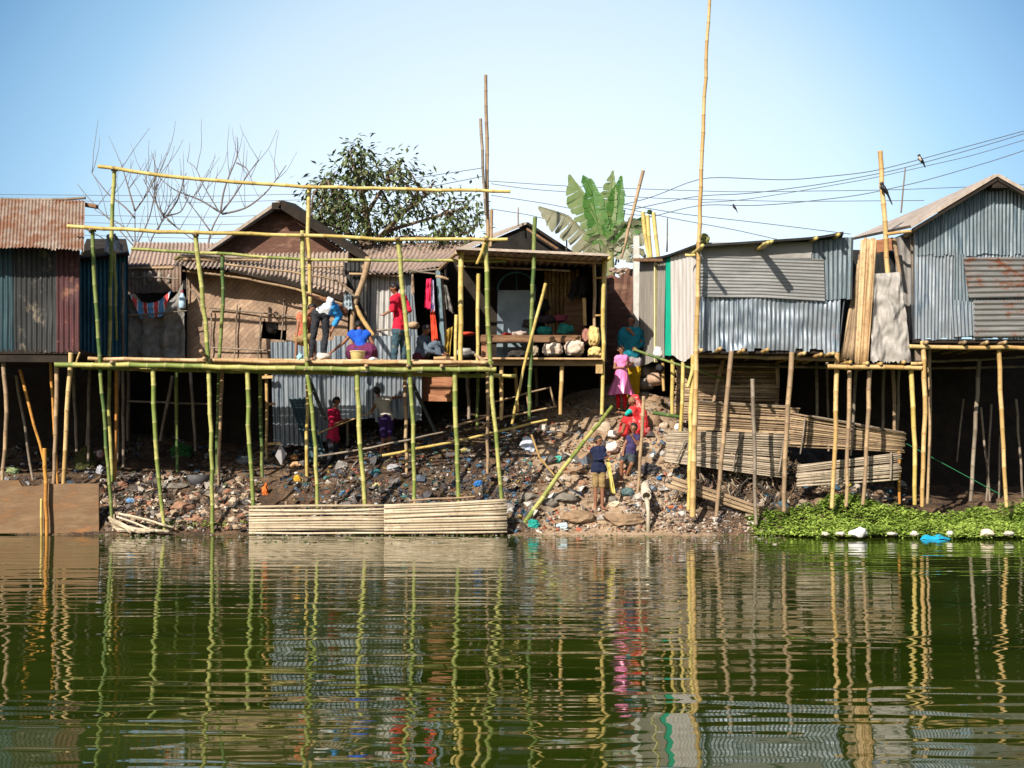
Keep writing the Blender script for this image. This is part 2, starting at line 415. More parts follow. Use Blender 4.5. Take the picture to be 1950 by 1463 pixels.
# ------------------------------------------------------------------ ground, water
PROF = [
 (-11.0, [(-1, -.6), (0, 0), (.4, .5), (1, .85), (3, 1.2), (6, 2.2), (8, 3.0)]),
 (-8.4, [(-1, -.5), (-.1, 0), (.5, .45), (1.2, .8), (3, 1.2), (6, 2.2), (8, 3)]),
 (-6.5, [(-1, -.5), (-.1, .02), (.8, .55), (1.5, .95), (3, 1.15), (5, 1.6), (8, 3)]),
 (-4.4, [(-1, -.6), (0, -.05), (.3, .4), (1, .8), (2, 1.15), (3.5, 1.7), (6, 2.6), (8, 3)]),
 (-2.2, [(-1, -.6), (0, 0), (.3, .5), (1, .9), (2, 1.4), (3.5, 1.95), (6, 2.7), (8, 3)]),
 (-.5, [(-1, -.5), (0, 0), (.4, .4), (1, .8), (2, 1.5), (3.5, 2.2), (6, 2.8), (8, 3)]),
 (.8, [(-1, -.4), (-.05, .03), (.5, .4), (1, .8), (2.2, 1.7), (3.5, 2.5), (6, 2.9), (8, 3.1)]),
 (1.9, [(-1, -.4), (-.1, .04), (.4, .3), (.8, .47), (1.3, .9), (2, 1.6), (3, 2.5), (4.5, 3.0), (8, 3.2)]),
 (2.8, [(-1, -.4), (-.1, .04), (.4, .35), (1, .9), (1.5, 1.5), (2.5, 2.3), (3.5, 2.9), (5, 3.3), (8, 3.3)]),
 (3.5, [(-1, -.4), (-.15, .03), (.3, .4), (1, 1.0), (1.5, 1.5), (2.5, 2.2), (4, 2.8), (8, 3.2)]),
 (4.6, [(-1, -.5), (-.1, .02), (.3, .35), (.8, .7), (1.2, 1.1), (2, 1.8), (4, 2.2), (8, 3.2)]),
 (6.5, [(-1, -.5), (-.1, .02), (.5, .4), (1, .65), (2, 1.1), (4, 1.4), (6, 2), (8, 3.2)]),
 (8.0, [(-1, -.5), (-.1, 0), (1, .35), (3, .5), (5, 1.0), (8, 3)]),
 (11., [(-1, -.5), (-.1, 0), (1, .35), (3, .5), (5, 1.0), (8, 3)])]
PXS = [p[0] for p in PROF]
def gz(x, y):
    x_ = min(max(x, -10.99), 10.99); k = 0
    while k < len(PXS)-2 and PXS[k+1] < x_: k += 1
    t = (x_-PXS[k])/(PXS[k+1]-PXS[k]); t = t*t*(3-2*t)
    def f(pr):
        if y <= pr[0][0]: return pr[0][1]-(pr[0][0]-y)*.3
        for (a, b), (c, d) in zip(pr, pr[1:]):
            if y <= c: return b+(d-b)*(y-a)/(c-a)
        return pr[-1][1]
    z = f(PROF[k][1])*(1-t)+f(PROF[k+1][1])*t
    if -2 < y < 9 and abs(x) < 14:
        q = Vector((x, y, 0))
        z += .10*noise.noise(q*1.1)+.07*noise.noise(q*2.6)+.045*noise.noise(q*6)
    return max(z, -2.5)
GN = np.array([[gz(-13.5+.05*i, -1.2+.05*j) for j in range(180)] for i in range(541)])
def on(px, py, y0=-.5, y1=7.5):
    """the point of the bank seen at photo pixel (px, py)"""
    y = y0
    while y < y1:
        p = P(px, py, y)
        i, j = int((p.x+13.5)/.05), int((y+1.2)/.05)
        if not (0 <= i < GN.shape[0]-1 and 0 <= j < GN.shape[1]-1): h = gz(p.x, y)
        else:
            a, b = (p.x+13.5)/.05-i, (y+1.2)/.05-j
            h = (GN[i, j]*(1-a)+GN[i+1, j]*a)*(1-b)+(GN[i, j+1]*(1-a)+GN[i+1, j+1]*a)*b
        if h >= p.z: return p
        y += .03
    return P(px, py, y1)
xs = [-900, -300, -90, -40, -20]+[-13+.11*i for i in range(237)]+[20, 40, 90, 300, 900]
ys = [-90, -30, -8, -3]+[-1.4+.1*i for i in range(105)]+[10, 14, 22, 40, 90, 300, 1200]
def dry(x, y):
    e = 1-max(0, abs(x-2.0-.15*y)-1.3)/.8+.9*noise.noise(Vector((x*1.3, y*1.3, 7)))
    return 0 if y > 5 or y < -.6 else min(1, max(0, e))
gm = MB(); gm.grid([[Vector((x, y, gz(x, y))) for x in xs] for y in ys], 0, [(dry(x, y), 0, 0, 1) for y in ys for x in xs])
ME = bpy.data.materials
m, nt, bs = node_mat('earth_bank')
v = coord(nt); n = noi(nt, v, 1.3, 8, .65); n2 = noi(nt, v, 9, 6, .7); n3 = noi(nt, v, 26, 4, .7)
c = ramp(nt, n, [(.34, (.055, .038, .027)), (.5, (.13, .08, .05)), (.68, (.30, .195, .115))])
c = mix(nt, ramp(nt, n2, [(.35, (1, 1, 1)), (.55, (0, 0, 0))]), c, (.05, .042, .036))
c = mix(nt, ramp(nt, n3, [(.6, (0, 0, 0)), (.72, (1, 1, 1))]), c, (.40, .33, .26))
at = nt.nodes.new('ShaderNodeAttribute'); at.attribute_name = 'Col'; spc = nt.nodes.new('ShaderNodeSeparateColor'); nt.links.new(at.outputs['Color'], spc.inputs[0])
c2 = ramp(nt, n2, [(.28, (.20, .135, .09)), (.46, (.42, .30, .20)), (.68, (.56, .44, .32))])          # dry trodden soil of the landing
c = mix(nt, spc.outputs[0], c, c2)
nt.links.new(c, bs.inputs['Base Color']); bs.inputs['Roughness'].default_value = .95
bs.inputs['Specular IOR Level'].default_value = .15
bump(nt, bs, noi(nt, v, 12, 8, .75), 1.0, .08); EARTH = m
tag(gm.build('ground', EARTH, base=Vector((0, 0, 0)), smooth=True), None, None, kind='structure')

wm = MB(); wm.grid([[Vector((x, y, 0)) for x in (-900, -60, 0, 60, 900)] for y in (-120, -26, -10, 1.2)])
m, nt, bs = node_mat('pond_water')
v = coord(nt, (.85, 3.1, 1)); a = noi(nt, v, 1.15, .6, .4, .4)
v2 = coord(nt, (1.1, 5.5, 1), rot=(0, 0, .06)); b = noi(nt, v2, 1.3, .5, .5, .2)
v3 = coord(nt, (.12, .5, 1), rot=(0, 0, -.05)); cc = noi(nt, v3, 1.0, 2)
mm = nt.nodes.new('ShaderNodeMath'); mm.operation = 'MULTIPLY_ADD'; mm.inputs[1].default_value = .22
nt.links.new(b, mm.inputs[0]); nt.links.new(a, mm.inputs[2])
m2 = nt.nodes.new('ShaderNodeMath'); m2.operation = 'MULTIPLY'
nt.links.new(mm.outputs[0], m2.inputs[0]); nt.links.new(ramp(nt, cc, [(.35, (.35,)*3), (.65, (1, 1, 1))]), m2.inputs[1])
bump(nt, bs, m2.outputs[0], 1.0, .0155)
WATER_BUMP = [x for x in nt.nodes if x.type == 'BUMP'][0]
nw = noi(nt, coord(nt, (.25, .6, 1)), .8, 4, .6); nt.links.new(ramp(nt, nw, [(.35, (.014, .028, .002)), (.7, (.036, .052, .006))]), bs.inputs['Base Color']); bs.inputs['Roughness'].default_value = .02
bs.inputs['IOR'].default_value = 1.68; bs.inputs['Specular IOR Level'].default_value = .5
tag(wm.build('water', m, base=Vector((0, 0, 0)), smooth=True), None, None, kind='structure')

# ------------------------------------------------------------------ bamboo scaffold
T = thing('bamboo_scaffold', 'tall open scaffold of fresh green bamboo standing in the pond with a plank deck', 'scaffold', P(560, 1012, .8))
FR = [
 ([(176, 436), (180, 520), (191, 700), (203, 850), (213, 990)], 0, .055, GREEN2),
 ([(372, 444), (378, 500), (389, 597), (398, 692), (402, 835), (406, 1030)], 0, .062, GREEN),
 ([(576, 440), (579, 553), (584, 690), (593, 776), (600, 847), (606, 990)], 0, .06, GREEN),
 ([(757, 454), (765, 529), (771, 598), (779, 690), (787, 806), (790, 985)], 0, .062, GREEN),
 ([(926, 450), (925, 480), (929, 590), (934, 690), (938, 771), (947, 853), (957, 990)], 0, .062, GREEN),
 ([(291, 700), (293, 790), (300, 890), (314, 1010)], -.02, .062, GREEN),
 ([(471, 705), (474, 830), (484, 985)], -.02, .062, GREEN),
 ([(680, 705), (686, 850), (697, 985)], -.02, .066, GREEN),
 ([(866, 708), (869, 830), (875, 985)], -.02, .064, GREEN),
 ([(218, 323), (214, 420), (209, 560), (207, 760), (214, 935)], 1.6, .058, GREEN),
 ([(590, 352), (586, 445), (591, 520), (588, 640), (585, 760), (584, 950)], 1.7, .058, YEL),
 ([(424, 486), (424, 575), (418, 690), (413, 860), (412, 960)], 2.0, .055, GREEN2),
 ([(911, 521), (909, 692)], .6, .055, YEL),
 ([(218, 480), (222, 648)], 2.3, .045, GREEN),
 ([(234, 500), (234, 700), (235, 890)], 2.6, .05, GREY),
 ([(222, 700), (219, 950)], 1.7, .05, ORA),
 ([(423, 706), (418, 850), (416, 935)], 1.5, .05, OLD),
 ([(495, 706), (500, 920)], 1.9, .055, GREEN2),
 ([(771, 706), (775, 936)], 1.6, .055, OLD),
 ([(929, 706), (928, 940)], 1.5, .05, OLD),
 ([(910, 706), (909, 820)], 2.3, .05, GREEN2),
 ([(336, 706), (337, 900)], 2.4, .055, GREEN2),
]
for pts, Y, r, mt in FR: pole(T, 'post', mt, PL(Y, *pts), r, rng=R)
RA = [
 ([(187, 317), (300, 333), (420, 345), (590, 356), (760, 361), (930, 363), (972, 365)], 1.5, .052, YEL, .9),
 ([(128, 431), (300, 441), (450, 445), (600, 449), (760, 457), (967, 456)], -.1, .050, YEL, .9),
 ([(250, 474), (428, 484), (573, 494), (730, 496), (964, 497)], 1.62, .043, GREEN, .9),
 ([(105, 695), (250, 695), (400, 699), (600, 703), (800, 704), (945, 704)], -.12, .066, GREEN, .95),
 ([(155, 700), (400, 706), (700, 712), (982, 717)], 1.55, .06, GREEN, .95),
 ([(168, 683), (300, 685), (560, 690), (930, 691)], .06, .05, SLATO, .95),
 ([(925, 712), (983, 717)], .8, .045, YEL, .95),
]
for pts, Y, r, mt, tp in RA: pole(T, 'rail', mt, PL(Y, *pts), r, taper=tp, rng=R)
for px, py in ((212, 690), (388, 683), (585, 686), (697, 697), (777, 697), (841, 697), (925, 690)):
    a = P(px, py, -.22); pole(T, 'joist', OLD, [a, a+Vector((.0, 2.4, -.02))], .05, taper=.9, rng=R)
b = P(382, 668, -.2); pole(T, 'joist', OLD, [b, P(410, 700, .4)], .05, rng=R)
b = P(918, 672, -.1); pole(T, 'joist', OLD, [P(906, 676, .7), P(936, 700, -.15)], .05, rng=R)
b = P(925, 460, -.05); pole(T, 'brace', YEL, [P(923, 462, -.12), P(918, 480, -.1), P(908, 503, -.05)], .045, rng=R)
mb = MB()
za = P(0, 686, .1).z
for k in range(17):
    y = .2+k*.115; a, b2 = P(170, 690, .1), P(940, 690, .1)
    bamboo(mb, [Vector((a.x+R.uniform(0, .3), y, za+.02)), Vector((b2.x-R.uniform(0, .3), y+R.uniform(-.05, .05), za-.03))], .05, taper=.95, n=6, seg=.5)
mb.build('deck', SLATO, T, smooth=True)
for px, py, Y in ((176, 438, -.05), (372, 447, -.05), (577, 449, -.05), (757, 456, -.05), (926, 457, -.05), (397, 699, -.06), (584, 703, -.06), (779, 704, -.06), (934, 704, -.06), (193, 696, -.06),
                  (218, 322, 1.55), (590, 356, 1.6), (424, 485, 1.8), (589, 495, 1.66)):
    c0 = P(px, py, Y); mb = MB()                              # rope lashings where rails meet posts
    for q in range(5):
        ang = R.uniform(-.6, .6); ax = Vector((cos(ang), 0, sin(ang))); ay = Vector((0, 1, 0)); rr = .056+R.uniform(0, .01)
        pts = [c0+Vector((0, 0, R.uniform(-.02, .02)))+ax*rr*cos(t)+ay*(rr+.035)*sin(t) for t in [2*pi*k/12 for k in range(13)]]
        mb.tube(pts, .010, 4)
    mb.build('lashing', ROPE, T)

# ------------------------------------------------------------------ stilt house with rusty awning
T = thing('stilt_house', 'dark corrugated stilt house with a rust streaked awning beside the scaffold', 'house', P(60, 1010, 1.0))  # extended unseen far past the frame to keep sun from under the floor
sheet(T, 'roof', RROOF, PL(-.35, (-450, 466), (60, 473), (160, 478)), PL(1.5, (-430, 374), (60, 379), (162, 382)), pitch=.066, amp=.014, seed=3, rag=.02)
pole(T, 'ridge_pole', GREY, PL(1.5, (-60, 376), (60, 381), (120, 381), (163, 377)), .045)
mb = MB(); mb.plank(P(150, 388, 1.6), P(185, 394, 1.6), .07, .16); mb.build('rafter', WOOD, T)
for (a, b, mt) in ((-450, 27, DTEAL), (26, 108, DBLK), (107, 151, DMAR)):
    sheet(T, 'wall', mt, PL(.25-.01*(a % 2), (a, 671), (b, 671)), PL(.25-.01*(a % 2), (a, 468), (b, 468)), pitch=.10, amp=.014, seed=a, dent=.025)
sheet(T, 'wall', DBLK, PL(0, (151, 671, .25), (150, 662, 4)), PL(0, (151, 468, .25), (150, 490, 4)), pitch=.1, seed=5)
mb = MB(); z = P(0, 672, .25).z; a, b = P(-450, 0, .25).x, P(151, 0, .25).x
mb.box(((a+b)/2, 2.2, z+.02), (b-a, 3.9, .08)); mb.build('floor', WOODD, T)
mb = MB(); mb.plank(P(-450, 680, .1), P(130, 684, .1), .13, .1); mb.build('beam', GREY.copy() if 0 else WOODD, T)
pole(T, 'joist', TAN, [P(144, 700, .2), P(152, 671, .1)], .03)
mb = MB(); mb.slab(P(-450, 670, 4.6), P(250, 670, 4.6), P(250, 905, 4.6), P(-450, 905, 4.6), .05); mb.build('backdrop_wall', WOODD, T)  # dark sheet added as backdrop for the gloom between the stilts
for pts, Y, r, mt in (([(5, 678), (14, 790), (4, 930)], .2, .06, OLD), ([(107, 690), (108, 770), (101, 932)], .35, .07, OLD), ([(135, 672), (127, 800), (120, 932)], .1, .065, TAN),
                      ([(96, 690), (103, 800), (110, 925)], .9, .04, ORA), ([(38, 704), (60, 790), (84, 880)], 1.0, .045, ORA), ([(31, 715), (45, 800), (63, 915)], 2.0, .045, GREY),
                      ([(140, 700), (146, 860)], 2.6, .05, GREY), ([(172, 700), (165, 850)], 2.8, .04, GREY), ([(-40, 680), (-36, 930)], .3, .06, OLD)):
    pole(T, 'stilt', mt, PL(Y, *pts), r)
lone_pole('bamboo_stake', ORA, PL(-.15, (85, 854), (87, 930), (89, 1025)), .055, 'thick orange bamboo stake driven in before the mud board', 'stake')
lone_pole('bamboo_stake', YEL, PL(-.12, (79, 950), (79, 1022)), .035, 'short thin bamboo stub beside the thick orange stake at the board', 'stake')
mb = MB(); rows = []
for k in range(7):
    row = []
    for i in range(40):
        u = i/39; px = -70+u*258; top = 921-(6 if px < 38 else 0)+(5 if 40 < px < 80 else 0)+2*noise.noise(Vector((u*8, 0, 3)))
        row.append(P(px, 1016+(top-1016)*k/6, -.04)+Vector((0, .02*noise.noise(Vector((u*6, k*.5, 0))), 0)))
    rows.append(row)
mb.grid(rows); mb.grid([[p+Vector((0, .05, 0)) for p in reversed(r)] for r in rows]); mb.grid([rows[-1], [p+Vector((0, .05, 0)) for p in rows[-1]]])
mb.grid([[r[-1] for r in rows], [r[-1]+Vector((0, .05, 0)) for r in rows]])
lone(mb, 'plywood_barrier', BOARD, 'stained brown board standing at the waterline under the dark stilt house', 'board')

# ------------------------------------------------------------------ blue shack between
T = thing('tin_shack', 'narrow blue corrugated shack with a black roof behind the first scaffold post', 'shack', P(200, 880, 3.0))
sheet(T, 'wall', tin('tin_blue_paint', (.035, .17, .26), (.015, .07, .12), metal=.2, rough=.5), PL(2.6, (135, 690), (243, 690)), PL(2.6, (135, 488), (243, 480)), pitch=.085, amp=.014, seed=8)
sheet(T, 'wall', DARK, PL(0, (243, 690, 2.6), (240, 680, 5)), PL(0, (243, 480, 2.6), (240, 500, 5)), seed=8)
mb = MB(); mb.slab(P(150, 492, 2.4), P(246, 482, 2.4), P(240, 455, 5), P(165, 455, 5), .06); mb.build('roof', WOODD, T)
mb = MB(); mb.plank(P(158, 484, 2.3), P(212, 476, 2.3), .12, .05); mb.build('fascia', GREY, T)
for px in (170, 225): pole(T, 'stilt', GREY, PL(2.7, (px, 685), (px-2, 880)), .05)
mb = MB(); mb.slab(P(150, 692, 2.5), P(245, 692, 2.5), P(240, 690, 5), P(160, 690, 5), .06); mb.build('floor', WOODD, T)
mb = MB(); drape(mb, PL(2.2, (202, 478), (238, 474), (222, 446), (206, 447)), amp=.08, seed=4, rag=.08, folds=2)
mb2 = mb; lone(mb2, 'hung_cloth', cloth('rag_white', (.55, .58, .66), (.28, .33, .48)), 'pale blue and white rag hung over the scaffold rail by the blue shack', 'cloth', smooth=True)

# ------------------------------------------------------------------ woven bamboo house
T = thing('woven_house', 'woven bamboo mat house under a sagging corrugated roof behind the scaffold', 'house', P(500, 880, 4.0))
m, nt, bs = node_mat('woven_mat')
v = coord(nt, (1, 1, 1), rot=(0, radians(45), 0))
w1 = nt.nodes.new('ShaderNodeTexBrick'); w1.inputs['Scale'].default_value = 3.4; w1.inputs['Mortar Size'].default_value = .015
w1.inputs['Brick Width'].default_value = .9; w1.inputs['Row Height'].default_value = .28; w1.offset = .33
w1.inputs['Color1'].default_value = (.44, .31, .215, 1); w1.inputs['Color2'].default_value = (.33, .22, .15, 1); w1.inputs['Mortar'].default_value = (.19, .125, .085, 1)
sx = nt.nodes.new('ShaderNodeSeparateXYZ'); cx = nt.nodes.new('ShaderNodeCombineXYZ')
nt.links.new(v, sx.inputs[0]); nt.links.new(sx.outputs[0], cx.inputs[0]); nt.links.new(sx.outputs[2], cx.inputs[1]); 
wn = nt.nodes.new('ShaderNodeTexNoise'); wn.inputs['Scale'].default_value = 1.3; wn.inputs['Detail'].default_value = 3; nt.links.new(coord(nt), wn.inputs['Vector'])
wa = nt.nodes.new('ShaderNodeVectorMath'); wa.operation = 'MULTIPLY_ADD'; wa.inputs[1].default_value = (.22, .22, 0); nt.links.new(wn.outputs['Color'], wa.inputs[0]); nt.links.new(cx.outputs[0], wa.inputs[2])
nt.links.new(wa.outputs[0], w1.inputs['Vector'])
n = noi(nt, coord(nt), 1.4, 6, .7)
c = mix(nt, ramp(nt, n, [(.4, (0, 0, 0)), (.65, (.75, .75, .75))]), w1.outputs['Color'], (.12, .085, .065))
nt.links.new(c, bs.inputs['Base Color']); bs.inputs['Roughness'].default_value = .9; bump(nt, bs, w1.outputs['Fac'], .6, .02); WOVEN = m
def woven(pxs, tops, bots, Y, hole=None):
    mb = MB(); nu, nv = 60, 24; tb = polyline_f(PL(Y, *tops), [i/nu for i in range(nu+1)]); bb = polyline_f(PL(Y, *bots), [i/nu for i in range(nu+1)])
    rows = [[bb[i].lerp(tb[i], k/nv)+Vector((0, .05*noise.noise(Vector((i*.12, k*.2, 2))), 0)) for i in range(nu+1)] for k in range(nv+1)]
    fs = []; vs = [p for r in rows for p in r]
    for k in range(nv):
        for i in range(nu):
            u, v_ = (i+.5)/nu, (k+.5)/nv
            if hole and hole(u, v_): continue
            q = k*(nu+1)+i; fs.append((q, q+1, q+nu+2, q+nu+1))
    mb.add(vs, fs); return mb
mb = woven(0, [(356, 508), (450, 520), (560, 545), (662, 575)], [(356, 692), (662, 692)], 3.2,
           lambda u, v: (.46 < u < .565+.05*(v < .42) and .29 < v < .52) or (u > .53 and v < .16) or (u > .62 and v < .28 and noise.noise(Vector((u*20, v*20, 1))) > -.1))
mb.build('wall', WOVEN, T, smooth=True)
for pts in ([(398, 586), (560, 603)], [(400, 662), (520, 668)], [(356, 520), (356, 690)], [(452, 580), (446, 690)], [(497, 600), (490, 690)], [(541, 570), (535, 655)], [(403, 590), (398, 690)], [(357, 545), (385, 580)]):
    pole(T, 'batten', GREY, PL(3.12, *pts), .022, seg=.6)
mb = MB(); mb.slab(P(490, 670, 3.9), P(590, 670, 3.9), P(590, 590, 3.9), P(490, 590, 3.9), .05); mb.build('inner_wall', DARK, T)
mb = MB(); blob_mesh(mb, P(518, 618, 3.45), (.16, .08, .2), 4, .4); mb.build('window_rag', cloth('rag_grey', (.30, .29, .28), (.08, .08, .08)), T, smooth=True)
o = sheet(T, 'roof', ASB, PL(2.55, (330, 508), (430, 512), (540, 530), (610, 548), (660, 566)), PL(0, (345, 484, 4.6), (480, 484, 4.6), (665, 480, 4.6)), pitch=.095, amp=.024, seed=2, rag=.03, label='sagging brown corrugated roof')
sheet(T, 'roof', ASB, PL(0, (515, 508, 3.6), (660, 540, 3.0)), PL(0, (505, 484, 4.8), (656, 486, 4.8)), pitch=.095, amp=.022, seed=12)
pole(T, 'rafter', OLD, PL(2.7, (345, 515), (450, 527), (560, 550), (655, 580)), .04)
pole(T, 'rafter', OLD, PL(2.45, (420, 502), (540, 516), (660, 535), (672, 556)), .03)
pole(T, 'rafter', OLD, PL(3.4, (350, 494), (500, 496)), .05); pole(T, 'rafter', GREY, PL(3.4, (345, 488), (490, 491)), .05)
pole(T, 'rafter', OLD, PL(3.6, (560, 509), (690, 506)), .03)
mb = MB()
for k in range(26): blob_mesh(mb, P(345+R.uniform(-8, 45), 492+R.uniform(-5, 5), 3.6), (.09, .1, .04), k, .5, sub=1)
mb.build('thatch_scrap', M('straw_dull', (.26, .22, .10), (.12, .1, .05)), T)
sheet(T, 'wall', TIN, PL(3.1, (521, 846), (582, 846), (640, 842)), PL(3.1, (515, 652), (560, 650), (640, 648)), pitch=.10, amp=.016, seed=4, rag=.05, rows=14, label='grey corrugated sheet reaching below the deck')
sheet(T, 'wall', TIN, PL(3.05, (636, 800), (803, 800)), PL(3.05, (636, 640), (803, 640)), pitch=.10, amp=.016, seed=5, rag=.05, rows=14, dent=.01)
sheet(T, 'wall', DBLK, PL(3.4, (660, 690), (700, 690)), PL(3.4, (655, 500), (700, 500)), seed=6)  # black sheet stands in for the dark gap beside the shack
mb = MB(); mb.slab(P(240, 694, 3.1), P(665, 694, 3.1), P(665, 690, 7), P(255, 690, 7), .06); mb.build('floor', WOODD, T)
mb = MB(); mb.slab(P(240, 690, 6.0), P(700, 690, 6.0), P(700, 500, 6.0), P(240, 500, 6.0), .05); mb.build('backdrop_wall', WOODD, T)
mb = MB(); mb.slab(P(235, 700, 5.4), P(830, 700, 5.4), P(830, 850, 5.4), P(235, 870, 5.4), .05); mb.build('backdrop_wall', WOODD, T)  # added dark backdrop that keeps the space below the deck black
for pts, Y, mt in (([(507, 712), (508, 880)], 3.0, TAN), ([(362, 700), (372, 860)], 3.0, GREY), ([(328, 716), (305, 840)], 3.0, GREY), ([(660, 700), (662, 850)], 3.3, GREY), ([(244, 700), (243, 840)], 3.3, GREY)):
    pole(T, 'stilt', mt, PL(Y, *pts), .05)
pole(T, 'beam', GREY, PL(3.1, (242, 764), (400, 770)), .03)
for a, b, h in (((497, 719), (520, 718), .06), ((510, 770), (524, 769), .05), ((510, 846), (535, 844), .05)): mb = MB(); mb.plank(P(*a, 2.9), P(*b, 2.9), h, .1); mb.build('ladder_rung', TAN, T)
# tarpaulin and hung cloths at its end
mb = MB(); drape(mb, PL(2.9, (243, 690), (356, 690), (350, 540), (246, 560)), 34, 30, .10, 3, .05, 3, sagtop=.45)
lone(mb, 'tarpaulin', cloth('tarp_black', (.24, .23, .215), (.13, .13, .125)), 'black tarpaulin slung between the blue shack and the woven house', 'tarpaulin', smooth=True)
m, nt, bs = node_mat('cloth_striped'); v = coord(nt, (1, 1, 1))
ck = nt.nodes.new('ShaderNodeTexWave'); ck.bands_direction = 'X'; ck.inputs['Scale'].default_value = 1.35; ck.inputs['Distortion'].default_value = 1.5; nt.links.new(v, ck.inputs['Vector'])
nt.links.new(ramp(nt, ck.outputs['Fac'], [(.2, (.10, .30, .60)), (.42, (.10, .30, .60)), (.48, (.72, .68, .68)), (.66, (.72, .68, .68)), (.74, (.62, .07, .08))]), bs.inputs['Base Color']); bs.inputs['Roughness'].default_value = .9
mb = MB(); drape(mb, PL(2.75, (268, 606), (312, 602), (326, 554), (248, 562)), 18, 10, .04, 9, .03, 2, sagtop=.22)
lone(mb, 'striped_cloth', m, 'red white and blue striped cloth slung over the black tarpaulin', 'cloth', smooth=True)
lone_pole('tarp_pole', GREY, PL(2.7, (212, 602), (260, 600), (356, 592)), .022, 'thin grey cross pole holding the black tarpaulin', seg=.6)
T2 = thing('water_bottle', 'clear blue plastic bottle hung on the woven house corner', 'bottle', P(347, 595, 2.8))
mb = MB(); c0 = P(347, 588, 2.8)
mb.tube([c0+Vector((0, 0, z)) for z in (0, .02, .12, .24, .30, .34)], [.05, .075, .075, .07, .04, .025], 10)
mb.build('body', M('bottle_blue', (.35, .55, .75), (.5, .65, .8), 4, .2, 0), T2, smooth=True)
mb = MB(); mb.tube([c0+Vector((0, 0, .34)), c0+Vector((0, 0, .39))], .03, 8); mb.build('cap', cloth('red_cap', (.4, .04, .08)), T2)
T2 = thing('shelf_pole', 'rough shelf pole above the striped cloth with old tins and jars', 'shelf', P(300, 545, 3.4))
pole(T2, 'rail', GREY, PL(3.4, (240, 530), (290, 527), (340, 532)), .025)
for i, (px, py, h, w) in enumerate(((252, 545, .3, .04), (275, 545, .3, .05), (285, 536, .22, .08), (304, 545, .32, .06), (322, 540, .2, .05))):
    mb = MB(); c0 = P(px, py, 3.45); mb.tube([c0+Vector((0, 0, q*h)) for q in (0, .5, .75, 1)], [w, w, w*.8, w*.5], 8); mb.build('jar', M('jar_dull', (.34, .30, .26), (.15, .12, .1)), T2, smooth=True)
mb = MB(); corr(mb, PL(5.2, (240, 560), (345, 555)), PL(5.2, (240, 505), (345, 505)), seed=7)
lone(mb, 'tin_sheet', M('panel_dull', (.26, .19, .15), (.12, .08, .06), 3), 'dull brown panel behind the shelf of jars', 'panel', smooth=True)

# ------------------------------------------------------------------ houses farther back
T = thing('gable_house', 'red brown mud gable house rising behind the woven house', 'house', P(525, 700, 7.5))
mb = MB(); a, b, c, d, e = PL(6.5, (385, 492), (675, 500), (672, 488), (532, 394), (400, 482))
mb.add([a, b, c, d, e]+[p+Vector((0, .15, 0)) for p in (a, b, c, d, e)], [(0, 1, 2, 3, 4), (9, 8, 7, 6, 5)]); mb.build('gable_wall', MUDW, T)
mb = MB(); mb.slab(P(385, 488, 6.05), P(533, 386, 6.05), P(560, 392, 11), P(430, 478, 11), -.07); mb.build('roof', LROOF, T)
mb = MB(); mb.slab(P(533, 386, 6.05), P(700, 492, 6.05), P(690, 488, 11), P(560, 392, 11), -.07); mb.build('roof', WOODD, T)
mb = MB(); mb.plank(P(533, 392, 6.0), P(700, 497, 6.0), .12, .1, up=Vector((.5, 0, .8))); mb.build('bargeboard', WOODD, T)
mb = MB(); mb.box(P(530, 396, 6.2), (.22, .5, .16)); mb.build('ridge_beam', WOODD, T)
for xx in (395, 665): 
    mb = MB(); a = P(xx, 490, 6.7); mb.box((a.x, 8.8, (a.z+3)/2), (.12, 4.3, a.z-3)); mb.build('side_wall', MUDW, T)
T = thing('low_shed', 'low shed with a dusty pink corrugated roof beneath the bare trees', 'shed', P(330, 690, 6.4))
sheet(T, 'roof', PROOF, PL(5.4, (240, 505), (420, 505)), PL(8, (255, 461), (418, 463)), pitch=.1, amp=.02, seed=21)
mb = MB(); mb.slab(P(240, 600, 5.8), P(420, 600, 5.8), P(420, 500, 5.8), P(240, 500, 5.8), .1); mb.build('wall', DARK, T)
pole(T, 'eave_pole', OLD, PL(5.2, (240, 512), (330, 510)), .05)
T = thing('back_shed', 'brown roofed shed behind the leafy tree trunk', 'shed', P(760, 690, 8.5))
sheet(T, 'roof', PROOF, PL(6.2, (650, 520), (880, 505)), PL(9.5, (662, 466), (905, 458)), pitch=.1, amp=.02, seed=22)
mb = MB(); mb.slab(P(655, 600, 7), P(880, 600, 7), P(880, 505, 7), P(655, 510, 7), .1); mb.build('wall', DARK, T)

# ------------------------------------------------------------------ tin shack behind the man in red
T = thing('open_shack', 'grey corrugated shack with a black doorway behind the man in red', 'shack', P(760, 860, 4.2))
sheet(T, 'wall', TINL, PL(3.6, (690, 692), (772, 692)), PL(3.6, (697, 524), (772, 521)), pitch=.13, amp=.022, seed=31)
sheet(T, 'wall', TIN, PL(3.5, (772, 692), (800, 692)), PL(3.5, (772, 515), (784, 515)), pitch=.10, amp=.016, seed=32)
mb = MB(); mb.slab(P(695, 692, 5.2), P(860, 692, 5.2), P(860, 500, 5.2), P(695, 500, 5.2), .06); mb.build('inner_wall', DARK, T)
mb = MB(); mb.slab(P(690, 694, 3.4), P(880, 694, 3.4), P(880, 690, 7), P(690, 690, 7), .06); mb.build('floor', WOODD, T)
o = sheet(T, 'roof', PROOF, PL(3.2, (690, 522), (770, 520), (838, 508)), PL(6.0, (700, 492), (880, 478)), pitch=.1, amp=.02, seed=33)
pole(T, 'beam', OLD, PL(3.3, (665, 522), (760, 526)), .04)
